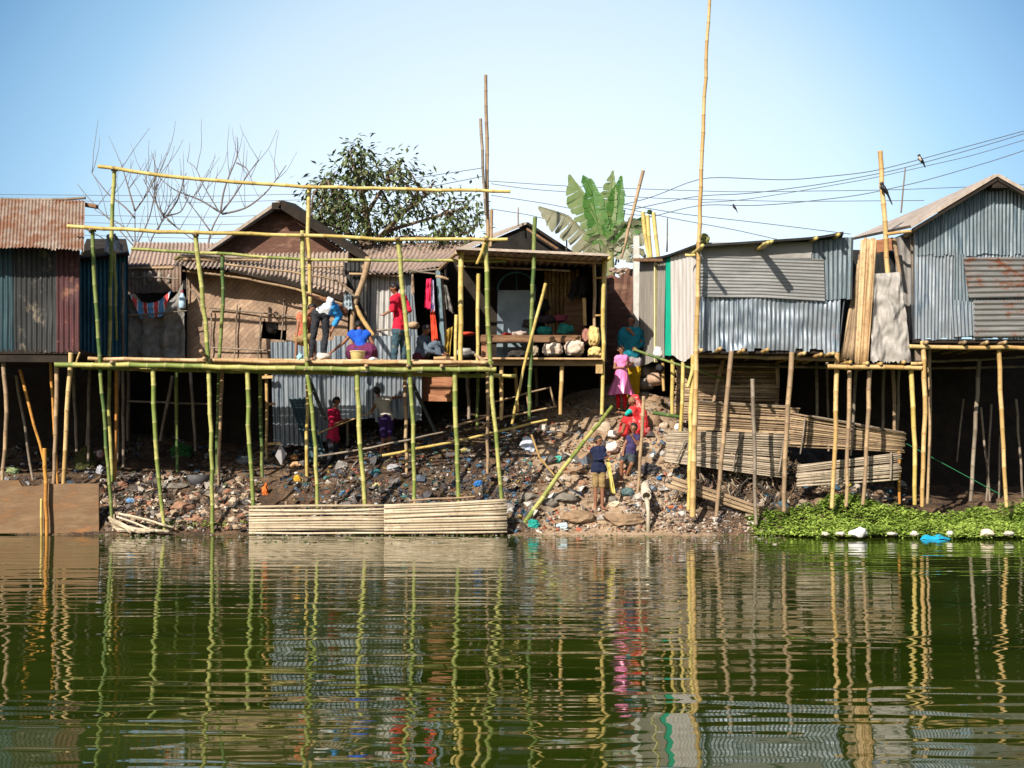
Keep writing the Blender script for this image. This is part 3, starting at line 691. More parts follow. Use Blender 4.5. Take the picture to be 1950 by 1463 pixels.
pole(T, 'beam', GREY, PL(3.1, (780, 520), (835, 513)), .04); pole(T, 'beam', GREY, PL(3.0, (778, 514), (830, 522)), .03); pole(T, 'beam', OLD, PL(3.0, (830, 526), (855, 532)), .05)
mb = MB(); mb.plank(P(834, 516, 3.0), P(844, 668, 3.0), .09, .06, up=Vector((1, 0, 0))); mb.build('door_post', M('post_blue', (.18, .27, .32), (.1, .15, .18)), T)
pole(T, 'door_post', GREY, PL(3.1, (840, 520), (846, 600), (850, 670)), .05)
pole(T, 'rail', GREY, PL(3.0, (706, 630), (760, 626)), .03)
mb = MB(); drape(mb, PL(3.05, (783, 560), (789, 560), (787, 522), (784, 522)), 4, 8, .02, 2); mb.build('door_cloth', cloth('cloth_dun', (.42, .30, .22)), T)
mb = MB(); drape(mb, PL(3.1, (838, 580), (866, 600), (852, 545), (842, 540)), 8, 8, .05, 6); mb.build('door_cloth', cloth('cloth_grey', (.2, .19, .18)), T)
mb = MB(); drape(mb, PL(2.85, (822, 655), (836, 662), (828, 592), (819, 588)), 8, 16, .04, 2, folds=3)
lone(mb, 'hung_garment', cloth('orange_red', (.72, .09, .03), (.6, .05, .03)), 'orange red garment hanging at the shack doorway behind the seated man', 'garment', smooth=True)
mb = MB(); drape(mb, PL(2.8, (808, 586), (820, 588), (821, 530), (812, 532)), 8, 16, .04, 3, folds=3)
lone(mb, 'hung_garment', cloth('hot_pink', (.70, .03, .10), (.6, .02, .1)), 'hot pink garment hanging beside the black doorway', 'garment', smooth=True)
mb = MB(); drape(mb, PL(2.83, (820, 596), (829, 594), (826, 534), (819, 532)), 8, 16, .03, 5, folds=2)
lone(mb, 'hung_garment', cloth('violet_white', (.20, .14, .42), (.55, .5, .55), 9), 'violet and white cloth hanging between the pink and orange garments', 'garment', smooth=True)
T2 = thing('forked_post', 'forked tree branch propping the woven house roof beside the squatting woman', 'post', P(672, 690, 2.6))
for pts, r, mt in (([(702, 490), (697, 520), (682, 560), (672, 580), (668, 690)], .07, OLD), ([(692, 505), (697, 520)], .06, OLD), ([(660, 550), (672, 560), (676, 575)], .05, GREY), ([(676, 582), (690, 608), (712, 640)], .055, TAN)):
    mb = MB(); p = smooth_poly(PL(2.5, *pts), 14); mb.tube(p, [r*(1-.25*i/14)*R.uniform(.9, 1.1) for i in range(15)], 8); mb.build('limb', mt, T2, smooth=True)
mb = MB(); drape(mb, PL(2.4, (652, 592), (672, 588), (668, 558), (656, 562)), 8, 8, .06, 3)
lone(mb, 'hung_bag', cloth('bag_bluegrey', (.35, .42, .47), (.2, .26, .3)), 'grey blue plastic bag tied to the forked branch', 'bag', smooth=True)

# ------------------------------------------------------------------ open stall house
T = thing('bamboo_stall', 'open fronted bamboo stall house on stilts with sacks inside', 'stall', P(1010, 790, 2.5))
for pts, Y, r, mt in (([(879, 474), (878, 580), (877, 692)], 1.25, .088, YEL), ([(869, 600), (867, 692)], 1.3, .05, YEL),
                      ([(1151, 486), (1149, 600), (1149, 690), (1146, 790)], 1.6, .062, YEL), ([(1131, 500), (1133, 660)], 2.4, .05, OLD), ([(1153, 500), (1153, 690)], 3.4, .05, GREY)):
    pole(T, 'post', mt, PL(Y, *pts), r)
for pts, Y, r, mt in (([(955, 697), (954, 800)], 1.7, .06, TAN), ([(981, 700), (986, 785)], 2.4, .05, TAN), ([(1070, 695), (1067, 790)], 1.7, .06, TAN), ([(1148, 700), (1144, 790)], 3.6, .05, GREY), ([(890, 700), (893, 800)], 3.4, .06, GREY), ([(1020, 700), (1022, 780)], 4.2, .05, GREY)):
    pole(T, 'stilt', mt, PL(Y, *pts), r)
mb = MB(); mb.plank(P(908, 690, 1.6), P(1150, 691, 1.6), .13, .07); mb.build('floor_beam', M('wood_tan', (.34, .24, .14), (.22, .14, .08), 4, .85, .4, (1, 6, 6)), T)
mb = MB(); mb.plank(P(910, 683, 1.5), P(1146, 684, 1.5), .035, .2); mb.build('floor_edge', SLATO, T)
mb = MB(); mb.slab(P(850, 690, 1.6), P(1150, 690, 1.6), P(1140, 690, 5.0), P(860, 690, 5.0), .06); mb.build('floor', WOODD, T)
mb = MB(); mb.box(P(1141, 703, 1.55), (.14, .08, .18)); mb.build('block', TAN, T)
sheet(T, 'roof', ASB, PL(0, (1160, 489, .95), (868, 476, .95)), PL(0, (1140, 508, 4.6), (880, 505, 4.6)), pitch=.16, amp=.03, seed=41, rows=8)
mb = MB(); mb.slab(P(868, 475, .95), P(1160, 488, .95), P(1140, 506, 4.6), P(880, 503, 4.6), -.05)
mb.build('roof_deck', LROOF, T)
pole(T, 'rafter', YEL, PL(0, (1161, 492, .9), (1150, 500, 1.8)), .05); pole(T, 'rafter', GREY, PL(2.2, (870, 507), (970, 511), (1085, 516)), .035)
pole(T, 'rafter', OLD, PL(1.6, (872, 489), (1150, 500)), .045); pole(T, 'rafter', OLD, PL(0, (870, 482, 1.1), (830, 520, 3.4)), .05)
mb = MB(); mb.slab(P(835, 690, 4.55), P(1150, 690, 4.55), P(1150, 498, 4.55), P(835, 498, 4.55), .06); mb.build('backdrop_wall', WOODD, T)
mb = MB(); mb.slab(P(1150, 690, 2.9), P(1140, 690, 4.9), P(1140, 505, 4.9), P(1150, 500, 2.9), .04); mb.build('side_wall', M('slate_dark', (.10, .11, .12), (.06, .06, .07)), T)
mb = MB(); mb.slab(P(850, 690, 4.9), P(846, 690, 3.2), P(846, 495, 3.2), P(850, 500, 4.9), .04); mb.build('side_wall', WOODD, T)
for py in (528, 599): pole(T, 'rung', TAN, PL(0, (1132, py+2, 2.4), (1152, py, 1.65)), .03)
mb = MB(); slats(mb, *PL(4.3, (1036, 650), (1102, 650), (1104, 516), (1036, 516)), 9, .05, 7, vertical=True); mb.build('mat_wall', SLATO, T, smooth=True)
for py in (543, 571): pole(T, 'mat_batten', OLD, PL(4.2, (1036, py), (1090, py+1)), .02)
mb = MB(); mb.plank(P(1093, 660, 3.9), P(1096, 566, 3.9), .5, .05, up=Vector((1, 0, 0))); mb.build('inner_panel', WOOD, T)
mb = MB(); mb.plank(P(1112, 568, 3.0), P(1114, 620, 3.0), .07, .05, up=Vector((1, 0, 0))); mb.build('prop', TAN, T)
mb = MB(); mb.slab(P(830, 690, 5.3), P(1235, 690, 5.3), P(1235, 830, 5.3), P(830, 850, 5.3), .05); mb.build('backdrop_wall', WOODD, T)  # dark sheet added below the stall floor to deepen the shade there
# lower planks beneath the stall's near end
for i, (py, h) in enumerate(((724, .2), (741, .2), (757, .16))):
    mb = MB(); mb.plank(P(800, py, 3.4-.05*i), P(872, py+1, 3.4-.05*i), h, .06); mb.build('under_plank', WOODR, T)
# bench, cabinet and goods
T2 = thing('wooden_bench', 'long rough plank bench inside the open stall', 'bench', P(1010, 690, 2.6))
mb = MB(); mb.plank(P(915, 648, 2.2), P(1106, 648, 2.2), .10, .08); mb.build('front_rail', WOOD, T2)
mb = MB(); mb.slab(P(915, 643, 2.2), P(1106, 643, 2.2), P(1100, 641, 3.2), P(918, 641, 3.2), -.04); mb.build('seat', WOOD, T2)
for px in (921, 1100): mb = MB(); mb.plank(P(px, 652, 2.2), P(px, 690, 2.2), .1, .08, up=Vector((1, 0, 0))); mb.build('leg', WOODR, T2)
T2 = thing('metal_cabinet', 'dull blue grey metal sheet cabinet with a round arched rail on top', 'cabinet', P(980, 690, 3.7))
sheet(T2, 'panel', M('cabinet_grey', (.24, .31, .36), (.12, .16, .20), 2, .5, .3, metal=.3), PL(3.5, (945, 692), (1016, 692)), PL(3.5, (948, 553), (1020, 553)), pitch=5, amp=.0, dent=.02, seed=4)
mb = MB(); mb.slab(P(945, 690, 3.9), P(1018, 690, 3.9), P(1020, 556, 3.9), P(948, 556, 3.9), .03); mb.build('back_panel', DBLK, T2)
mb = MB(); c0 = P(984, 553, 3.5); r_ = 36/sc(3.5)
mb.tube([c0+Vector((r_*cos(pi*k/20), 0, r_*.95*sin(pi*k/20))) for k in range(21)], .022, 6); mb.tube([c0, c0+Vector((0, 0, r_*.95))], .012, 5)
mb.build('arch', M('arch_blue', (.05, .16, .2), (.03, .1, .13), metal=.3), T2, smooth=True)
GOODS = [(1037, 632, 3.0, .19, .13, (.02, .26, .24), 'teal cloth bundle on the bench next to the green post'), (1077, 629, 3.0, .21, .15, (.02, .24, .22), 'larger teal cloth bundle near the bench end'),
         (968, 638, 2.9, .14, .06, (.5, .04, .03), 'folded red cloth on the bench'), (990, 637, 2.8, .2, .08, (.5, .42, .38), 'pale folded cloth next to the red cloth on the bench'),
         (1040, 610, 3.3, .28, .12, (.05, .035, .05), 'dark patterned cloth pile behind the teal bundles'), (1066, 608, 3.3, .2, .11, (.28, .06, .10), 'maroon cloth pile behind the larger teal bundle'),
         (1030, 585, 3.6, .22, .2, (.012, .014, .018), 'black bag on top of the cloth pile'), (1008, 618, 3.2, .2, .13, (.06, .05, .05), 'dark cloth heap against the metal cabinet')]
for i, (px, py, Y, rx, rz, c, lb) in enumerate(GOODS):
    mb = MB(); blob_mesh(mb, P(px, py, Y), (rx*1.1, .2, rz*1.15), i+50, .35, sagz=.3, boxy=.8, crease=.4); lone(mb, 'cloth_bundle', cloth('g%d' % i, c, tuple(x*.5 for x in c)), lb, 'bundle', 'cloth bundles in the stall', smooth=True)
SACKW = M('sack_white', (.62, .52, .44), (.45, .36, .29), 5, .8, .5); SACKY = M('sack_yellow', (.66, .50, .22), (.5, .36, .14), 5, .8, .5)
for i, (px, py, Y, rx, rz, mt, lb) in enumerate(((1053, 667, 2.0, .26, .19, SACKW, 'creased white sack lying under the bench'), (1093, 665, 2.05, .25, .22, SACKW, 'plump white sack leaning on its neighbour under the bench end'),
        (1131, 642, 2.2, .15, .28, SACKY, 'tall upright yellow sack by the stall corner post'), (1133, 672, 1.95, .19, .15, SACKY, 'squat yellow sack at the foot of the corner post'), (1116, 642, 2.5, .11, .22, M('sack_pink', (.35, .16, .13), (.2, .1, .08)), 'reddish sack behind the yellow sacks'),
        (1018, 670, 2.3, .12, .17, M('sack_dun', (.35, .28, .2), (.2, .16, .11)), 'small dun sack between the bench and white sack'), (985, 675, 2.4, .26, .14, M('sack_dark', (.04, .035, .03), (.02, .02, .02)), 'low dark heap under the bench'))):
    mb = MB(); blob_mesh(mb, P(px, py, Y), (rx, .2, rz), i+70, .3, sagz=.15, freq=2.0, boxy=.78, crease=.22, sub=4); lone(mb, 'stuffed_sack', mt, lb, 'sack', 'sacks in the stall', smooth=True)
mb = MB(); drape(mb, PL(3.6, (1080, 567), (1122, 566), (1120, 522), (1092, 530)), 12, 10, .05, 6, .12, 2)
lone(mb, 'hung_cloth', BLACK, 'ragged black cloth hanging before the bamboo mat wall', 'cloth', smooth=True)
mb = MB(); drape(mb, PL(2.7, (843, 690), (856, 690), (862, 622), (850, 628)), 8, 10, .06, 7, .05, 2)
lone(mb, 'hung_cloth', cloth('mustard', (.42, .30, .06), (.25, .17, .03)), 'mustard cloth hanging behind the thick stall post', 'cloth', smooth=True)
blob('plastic_bundle', P(885, 672, 2.6), (.2, .15, .1), cloth('plastic_grey', (.38, .38, .38), (.18, .18, .18)), 'grey crumpled plastic bundle behind the thick stall post', 'bundle', 3, amp=.4)
blob('cooking_pot', P(890, 636, 3.0), (.16, .14, .05), cloth('pot_red', (.55, .06, .03)), 'small red tray of things behind the thick stall post', 'tray', 5)
lone_pole('green_pole', GREEN2, PL(1.1, (1019, 414), (1014, 553), (1010, 690), (1007, 800)), .058, 'upright dark green bamboo pole before the open stall')
lone_pole('leaning_pole', YEL, PL(1.0, (1039, 540), (1018, 620), (994, 716), (975, 808)), .045, 'slanting yellow bamboo pole crossing the open stall front')
lone_pole('deck_log', SLATO, PL(1.3, (826, 683), (868, 683)), .05, 'short bamboo log lying by the thick stall post', 'log')
T = thing('far_house', 'dark open gable house just behind the stall roof', 'house', P(1000, 700, 7.5))
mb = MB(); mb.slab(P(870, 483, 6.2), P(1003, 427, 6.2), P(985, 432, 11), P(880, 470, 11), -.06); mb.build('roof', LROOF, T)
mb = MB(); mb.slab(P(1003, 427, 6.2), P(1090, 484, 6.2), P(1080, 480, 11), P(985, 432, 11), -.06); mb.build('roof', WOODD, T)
mb = MB(); mb.slab(P(866, 487, 6.3), P(1090, 487, 6.3), P(1004, 429, 6.3), P(1002, 429, 6.3), .1); mb.build('gable_wall', DARK, T)  # near-black panel painted as the shaded inside of the open gable
mb = MB(); mb.plank(P(1003, 436, 6.1), P(1062, 474, 6.1), .05, .05); mb.build('rafter', WOOD, T)
mb = MB(); a = P(900, 500, 6.9); mb.box((P(985, 0, 9).x, 9.2, (a.z+3)/2), (2.1, 4, a.z-3)); mb.build('body', MUDW, T)
T = thing('mud_house', 'broken red brown mud wall behind the woman in teal', 'house', P(1185, 720, 5.2))
mb = MB(); top = [(1150, 528), (1165, 522), (1178, 530), (1190, 520), (1200, 512), (1225, 512)]
rows = []
tp = polyline_f(PL(5.0, *top), [i/20 for i in range(21)]); bt = polyline_f(PL(5.0, (1140, 740), (1230, 740)), [i/20 for i in range(21)])
rows = [[bt[i].lerp(tp[i], k/8)+Vector((0, .04*noise.noise(Vector((i*.4, k*.6, 0))), 0)) for i in range(21)] for k in range(9)]
mb.grid(rows); mb.grid([[p+Vector((0, .25, 0)) for p in r] for r in rows]); mb.grid([rows[-1], [p+Vector((0, .25, 0)) for p in rows[-1]]]); mb.build('wall', MUDW, T, smooth=False)
mb = MB()
for k in range(14): blob_mesh(mb, P(1160+R.uniform(0, 55), 517+R.uniform(-5, 7), 5.1), (.1, .1, .06), k+3, .4, 4, 1)
mb.build('rubble', M('rubble_dun', (.34, .27, .22), (.2, .14, .1)), T)
mb = MB(); c0 = P(1211, 700, 4.4); c1 = P(1212, 450, 4.4); mb.box((c0+c1)/2, (.13, .13, c1.z-c0.z))
lone(mb, 'concrete_post', CONC, 'white square concrete post between the mud wall and grey tin house', 'post')
# ------------------------------------------------------------------ grey tin house on stilts
T = thing('tin_house', 'grey patchwork tin house on bamboo stilts with a green corner strip', 'house', P(1450, 960, 1.5))
Y0 = .3
sheet(T, 'wall', TIN, PL(Y0, (1331, 668), (1460, 668), (1597, 670)), PL(Y0, (1331, 560), (1600, 566)), pitch=.09, amp=.014, dent=.07, seed=51, rag=.05, rows=20, label='dented lower sheet of upright corrugation')
sheet(T, 'wall', TINH, PL(Y0-.07, (1334, 566), (1450, 567), (1571, 574)), PL(Y0-.07, (1334, 487), (1569, 494)), pitch=.066, amp=.012, horiz=True, seed=52, label='pale upper sheet of level corrugation')
mb = MB(); n = 40; tb = polyline_f(PL(Y0-.04, (1333, 462), (1548, 461)), [i/n for i in range(n+1)]); bb = polyline_f(PL(Y0-.04, (1335, 489), (1545, 492)), [i/n for i in range(n+1)])
mb.grid([[bb[i].lerp(tb[i], k/4)+Vector((R.uniform(-.02, .02) if i == n else 0, .012*noise.noise(Vector((i*.3, k*.3, 0))), 0)) for i in range(n+1)] for k in range(5)])
mb.build('wall', M('tin_flat_grey', (.34, .33, .32), (.26, .25, .24), 3, .6, .2, metal=.2), T, smooth=True)
sheet(T, 'wall', TINB, PL(Y0-.02, (1549, 571), (1600, 572), (1622, 570)), PL(Y0-.02, (1545, 460), (1605, 452), (1626, 452)), pitch=.085, amp=.014, seed=53, dent=.02, rag=.03)
A0, A1, A2 = 1331, 1270, 1218
sheet(T, 'wall', M('tin_white', (.72, .70, .69), (.60, .57, .55), 2, .55, .15, (6, 6, .6), .25, c3=(.44, .28, .19), lo=.38, hi=.78), PL(0, (1278, 676, 1.7), (1303, 690, 1.1), (1331, 668, .32)), PL(0, (1277, 490, 1.7), (1331, 466, .32)), pitch=.2, amp=.006, seed=54, label='pale weathered sheet beside the green strip')
sheet(T, 'wall', M('strip_green', (.01, .40, .27), (.01, .33, .22), 3, .5, .1), PL(0, (1266, 676, 1.95), (1278, 677, 1.68)), PL(0, (1268, 490, 1.95), (1279, 488, 1.68)), pitch=3, amp=0, seed=55, label='bright green corner strip')
sheet(T, 'wall', M('tin_dull', (.30, .28, .25), (.20, .185, .17), 2, .6, .15, (6, 6, .6), .2), PL(0, (1216, 700, 3.6), (1266, 680, 1.95)), PL(0, (1218, 496, 3.6), (1268, 490, 1.95)), pitch=.12, amp=.014, seed=56)
mb = MB(); mb.plank(P(1249, 690, 2.45), P(1249, 500, 2.45), .09, .03, up=Vector((1, .9, 0))); mb.build('wall_strip', M('strip_cream', (.60, .56, .30), (.5, .46, .26)), T)
sheet(T, 'wall', TIN, PL(0, (1597, 670, .3), (1590, 670, 4)), PL(0, (1622, 452, .3), (1600, 470, 4)), seed=57)
sheet(T, 'wall', TIN, PL(4, (1590, 670), (1216, 690)), PL(4, (1600, 470), (1218, 496)), seed=58)
mb = MB()
for q in (([(1328, 466, .0), (1450, 458, .0), (1567, 450, .0), (1606, 441, .0)], [(1330, 478, 4.2), (1450, 470, 4.2), (1560, 462, 4.2), (1600, 455, 4.2)]),
          ([(1210, 493, 3.4), (1264, 488, 1.8), (1328, 464, .05)], [(1215, 495, 4.2), (1262, 490, 4.2), (1330, 480, 4.2)])):
    a = smooth_poly(PL(0, *q[0]), 14); b = smooth_poly(PL(0, *q[1]), 14)
    for i in range(14): mb.slab(a[i], a[i+1], b[i+1], b[i], .045)
mb.build('roof', M('tar_sheet', (.035, .035, .038), (.015, .015, .016), 4, .8), T)
for px, py, fy in ((1338, 468, -.72), (1463, 462, -.75), (1470, 460, -.72), (1555, 454, -.12), (1597, 447, -.1)): a = P(px, py, fy); pole(T, 'rafter', YEL, [a, a+Vector((0, 2.5, .1))], .05, taper=1)
pole(T, 'rafter', YEL, PL(0, (1305, 486, .3), (1328, 485, .22)), .04)
mb = MB(); mb.slab(P(1210, 492, 3.4), P(1262, 493, 1.8), P(1262, 498, 1.8), P(1210, 498, 3.4), .05); mb.build('fascia', WOOD, T)
z = P(0, 672, Y0).z
mb = MB(); a, b = P(1331, 0, Y0), P(1597, 0, Y0); mb.box(((a.x+b.x)/2, 2.4, z+.02), (b.x-a.x, 4.1, .06)); mb.build('floor', WOODD, T)
for px, py in ((1336, 667), (1372, 664), (1416, 667), (1462, 666), (1532, 673), (1564, 675), (1587, 673)):
    a = P(px, py, -.06-R.uniform(0, .12)); pole(T, 'joist', TAN, [a, a+Vector((R.uniform(-.15, .25) if px in (1372, 1462) else 0, 2.5, .0))], .05, taper=1)
pole(T, 'beam', OLD, PL(.55, (1325, 676), (1450, 680), (1630, 686)), .065)
pole(T, 'beam', GREY, PL(1.6, (1330, 695), (1600, 700)), .05)
for pts, Y, r, mt in (([(1393, 669), (1380, 810), (1364, 985)], .05, .075, OLD), ([(1508, 671), (1497, 821), (1493, 975)], .05, .08, OLD), ([(1594, 672), (1592, 800), (1584, 968)], .1, .075, TAN),
      ([(1377, 686), (1358, 770)], 1.6, .07, OLD), ([(1480, 690), (1480, 800)], 1.8, .06, OLD), ([(1554, 690), (1556, 800)], 2.4, .05, GREY), ([(1430, 690), (1424, 800)], 3.0, .05, GREY), ([(1575, 690), (1578, 860)], 2.6, .04, GREY),
      ([(1281, 684), (1280, 792)], 1.9, .062, YEL), ([(1301, 690), (1298, 780), (1295, 850)], 1.2, .055, YEL), ([(1320, 676), (1315, 800), (1311, 972)], .2, .062, YEL), ([(1262, 690), (1264, 745)], 2.3, .05, TAN)):
    pole(T, 'stilt', mt, PL(Y, *pts), r)
pole(T, 'brace', YEL, PL(.15, (1321, 695), (1309, 738)), .05)
mb = MB(); slats(mb, *PL(2.2, (1285, 800), (1480, 800), (1480, 690), (1290, 690)), 22, .035, 9); mb.build('under_screen', SLATB, T, smooth=True)
mb = MB(); mb.slab(P(1210, 665, 4.4), P(1720, 665, 4.4), P(1720, 880, 4.4), P(1210, 800, 4.4), .05); mb.build('backdrop_wall', WOODD, T)  # dark backdrop added beneath the floor, standing in for deep shade
lone_pole('tall_pole', TAN, PL(-.05, (1353, -25), (1344, 130), (1333, 380), (1329, 560), (1324, 760), (1319, 985)), .088, 'very tall bamboo pole towering over the grey tin house corner', taper=.5, flip=True)
o = lone_pole('bamboo_stake', GREY, PL(-.1, (1433, 722), (1436, 850), (1440, 1000)), .055, 'thin grey stick standing alone before the lower bamboo fence', 'stake')
mb = MB(); mb.plank(P(1433, 726, -.1), P(1435, 715, -.1), .03, .06); 
lone_pole('green_rail', GREEN2, PL(0, (1208, 666, 2.0), (1262, 686, 1.6), (1330, 706, .9), (1420, 738, 2.4)), .035, 'thin green bamboo handrail sloping beside the grey tin house', 'rail')
lone_pole('green_log', GREEN2, PL(1.6, (1243, 786), (1300, 795)), .055, 'short cut green bamboo lying across the yellow stilts', 'log')
mb = MB()
for k in range(8): blob_mesh(mb, P(1340+R.uniform(-6, 4), 458+R.uniform(-9, 5), .2), (.09, .09, .07), k, .5, sub=1)
lone(mb, 'straw_bundle', M('straw_green', (.30, .30, .10), (.16, .18, .06)), 'small straw bundle tied at the tall pole on the roof', 'straw')
T = thing('bamboo_bundle', 'three cut bamboo poles standing on the grey tin house roof', 'poles', P(1240, 488, 3.0))
for pts in ([(1224, 404), (1228, 440), (1236, 492)], [(1233, 410), (1240, 492)], [(1244, 405), (1249, 440), (1254, 492)]): pole(T, 'pole', YEL, PL(3.0, *pts), .062)
mb = MB(); blob_mesh(mb, P(1237, 404, 3.0), (.06, .06, .05), 3, .4); mb.build('leaf_tuft', M('tuft', (.03, .06, .03)), T)
lone_pole('leaning_pole', OLD, PL(4.6, (1225, 325), (1212, 380), (1183, 492)), .055, 'thin brown pole leaning by the banana plant', taper=.7)
for a, b, lb in (((1178, 500), (1168, 420), 'thin grey stick nearest the banana stem'), ((1172, 505), (1190, 400), 'thin grey stick behind the leaning brown pole'), ((1270, 480), (1271, 415), 'thin dark rod behind the three cut bamboo poles'), ((1124, 470), (1119, 420), 'thin rod standing beneath the drooping banana leaf'), ((1079, 480), (1079, 440), 'short rod behind the stall roof slope'), ((987, 430), (987, 395), 'small rod above the dark gable'), ((1716, 405), (1724, 320), 'slanting grey rod above the pale roof slope')):
    lone_pole('thin_rod', GREY, PL(6.0, a, b), .028, lb, 'rod', seg=.6, taper=.7)

# ------------------------------------------------------------------ lean-to of bamboo mat and tarpaulin
T = thing('lean_to', 'narrow lean-to of upright bamboo matting on its own bamboo platform', 'lean-to', P(1670, 955, .6))
mb = MB(); slats(mb, *PL(.15, (1628, 690), (1652, 690), (1668, 457), (1640, 459)), 9, .03, 3, vertical=True, wob=.006); mb.build('mat', SLATO, T, smooth=True)
mb = MB(); slats(mb, *PL(.5, (1600, 682), (1630, 682), (1640, 470), (1622, 572)), 10, .025, 4, vertical=True, wob=.006); mb.build('mat', SLATB, T, smooth=True)
pole(T, 'beam', TAN, PL(-.02, (1576, 698), (1660, 699), (1756, 701)), .07, taper=.95)
for px, py in ((1620, 690), (1652, 692), (1678, 693), (1722, 690)): a = P(px, py, -.1); pole(T, 'joist', TAN, [a, a+Vector((0, 1.6, 0))], .05, taper=1)
pole(T, 'joist', TAN, PL(-.05, (1735, 693), (1756, 692)), .045)
for pts, Y, r, mt in (([(1618, 706), (1615, 830), (1611, 965)], .2, .068, OLD), ([(1656, 706), (1652, 830), (1643, 962)], .2, .07, OLD), ([(1735, 702), (1741, 830), (1742, 962)], .1, .065, YEL),
                      ([(1630, 704), (1622, 830)], 1.5, .05, GREY), ([(1700, 704), (1705, 850)], 1.2, .055, OLD), ([(1683, 704), (1681, 830)], 2.0, .05, GREY), ([(1712, 704), (1708, 830)], 1.9, .045, GREY), ([(1712, 860), (1713, 960)], .8, .045, ORA)):
    pole(T, 'stilt', mt, PL(Y, *pts), r)
mb = MB(); mb.slab(P(1600, 693, .2), P(1750, 693, .2), P(1730, 693, 2.2), P(1590, 693, 2.2), .04); mb.build('floor', WOODD, T)
mb = MB(); mb.slab(P(1580, 700, 2.3), P(1760, 700, 2.3), P(1760, 480, 2.3), P(1600, 475, 2.3), .04); mb.build('backdrop_wall', DBLK, T)
sheet(T, 'wall', M('panel_grey', (.26, .25, .24), (.16, .15, .15), 2, .7, metal=.1), PL(.7, (1712, 690), (1742, 690)), PL(.7, (1703, 456), (1738, 440)), pitch=.12, seed=3)
mb = MB(); mb.plank(P(1668, 470, .9), P(1702, 464, .9), .25, .05); mb.build('crosspiece', WOODR, T)
mb = MB(); mb.plank(P(1738, 440, .35), P(1748, 690, .35), .1, .06, up=Vector((1, 0, 0))); mb.build('corner_post', GREY, T)
mb = MB(); drape(mb, PL(.05, (1657, 688), (1734, 690), (1714, 519), (1664, 521)), 34, 46, .075, 12, .03, 1)
lone(mb, 'tarpaulin', M('tarp_grey', (.44, .42, .40), (.30, .285, .27), 3, .6, .5, c3=(.22, .2, .19), lo=.3, hi=.75), 'crumpled grey tarpaulin hanging beside the upright bamboo matting', 'tarpaulin', smooth=True)
lone_pole('bamboo_pole', TAN, PL(.25, (1676, 288), (1682, 390), (1691, 525)), .075, 'cut tan bamboo pole rising from the grey tarpaulin with a bird on it', taper=1)
lone_pole('bamboo_pole', OLD, PL(.35, (1703, 455), (1714, 525)), .06, 'short slanted bamboo pole behind the grey tarpaulin')

# ------------------------------------------------------------------ gabled tin house
T = thing('gabled_tin_house', 'tall gabled tin house with rusty patch sheets over dark stilts', 'house', P(1850, 955, 2.0))
Y0 = 0.0
ap, el, er = (1899, 344), (1746, 436), (2075, 440)
sheet(T, 'wall', TINB, PL(Y0, (1746, 487), (1960, 485), (2070, 486)), PL(Y0, el, ap, er), pitch=.07, amp=.012, seed=61, dent=.025, rag=.04, rows=16)
sheet(T, 'wall', TIN, PL(Y0+.03, (1744, 648), (1830, 645), (2065, 645)), PL(Y0+.03, (1746, 480), (2070, 480)), pitch=.066, amp=.011, seed=62, rag=.03, dent=.022)
sheet(T, 'wall', TINB, PL(Y0-.02, (1815, 581), (1846, 581)), PL(Y0-.02, (1817, 484), (1840, 484)), pitch=.07, amp=.012, seed=63)
sheet(T, 'wall', TIN, PL(Y0-.03, (1814, 642), (1858, 640)), PL(Y0-.03, (1810, 570), (1856, 576)), pitch=.07, amp=.012, seed=64)
o = sheet(T, 'wall', TINRH, PL(Y0-.07, (1845, 568), (1950, 566), (2070, 566)), PL(Y0-.06, (1834, 490), (2070, 490)), pitch=.105, amp=.02, horiz=True, seed=65, label='rusty level corrugated patch')
sheet(T, 'wall', TINRH, PL(Y0-.05, (1855, 642), (2070, 640)), PL(Y0-.05, (1853, 572), (2070, 570)), pitch=.105, amp=.02, horiz=True, seed=66)
mb = MB(); mb.slab(P(1899, 336, -.35), P(1736, 434, -.35), P(1622, 458, 4.4), P(1765, 396, 4.4), .06); mb.build('roof', LROOF, T)
mb = MB(); mb.slab(P(2085, 440, -.35), P(1899, 336, -.35), P(1765, 396, 4.4), P(1930, 470, 4.4), .06); mb.build('roof', LROOF, T)
mb = MB(); mb.plank(P(1899, 341, -.3), P(1738, 438, -.3), .06, .05); mb.plank(P(1899, 341, -.3), P(2085, 446, -.3), .06, .05); mb.build('bargeboard', WOODD, T)
mb = MB(); mb.box(P(1896, 352, -.1), (.28, .4, .2)); mb.build('ridge_beam', WOODD, T)
for a, b in (((1690, 446, .2), (1738, 440, -.2)), ((1725, 450, .6), (1750, 430, -.25))): pole(T, 'purlin', TAN, PL(0, a, b), .045)
mb = MB(); mb.slab(P(1746, 648, .05), P(1700, 640, 4.4), P(1690, 460, 4.4), P(1746, 436, .05), .04); mb.build('side_wall', TIN, T)
z = P(0, 652, 0).z; a, b = P(1744, 0, 0).x, P(2070, 0, 0).x
mb = MB(); mb.box(((a+b)/2, 2.3, z+.03), (b-a, 4.5, .07)); mb.build('floor', WOODD, T)
for px in (1765, 1838, 1880, 1915, 1990): q = P(px, 652, -.2); pole(T, 'joist', OLD, [q, q+Vector((0, 2.5, 0))], .05, taper=1)
pole(T, 'beam', TAN, PL(-.05, (1732, 660), (1850, 663), (1960, 662), (2060, 662)), .055, taper=1)
pole(T, 'beam', GREY, PL(1.4, (1765, 688), (1860, 686), (2000, 676)), .04); pole(T, 'beam', GREY, PL(2.4, (1760, 702), (2000, 698)), .04)
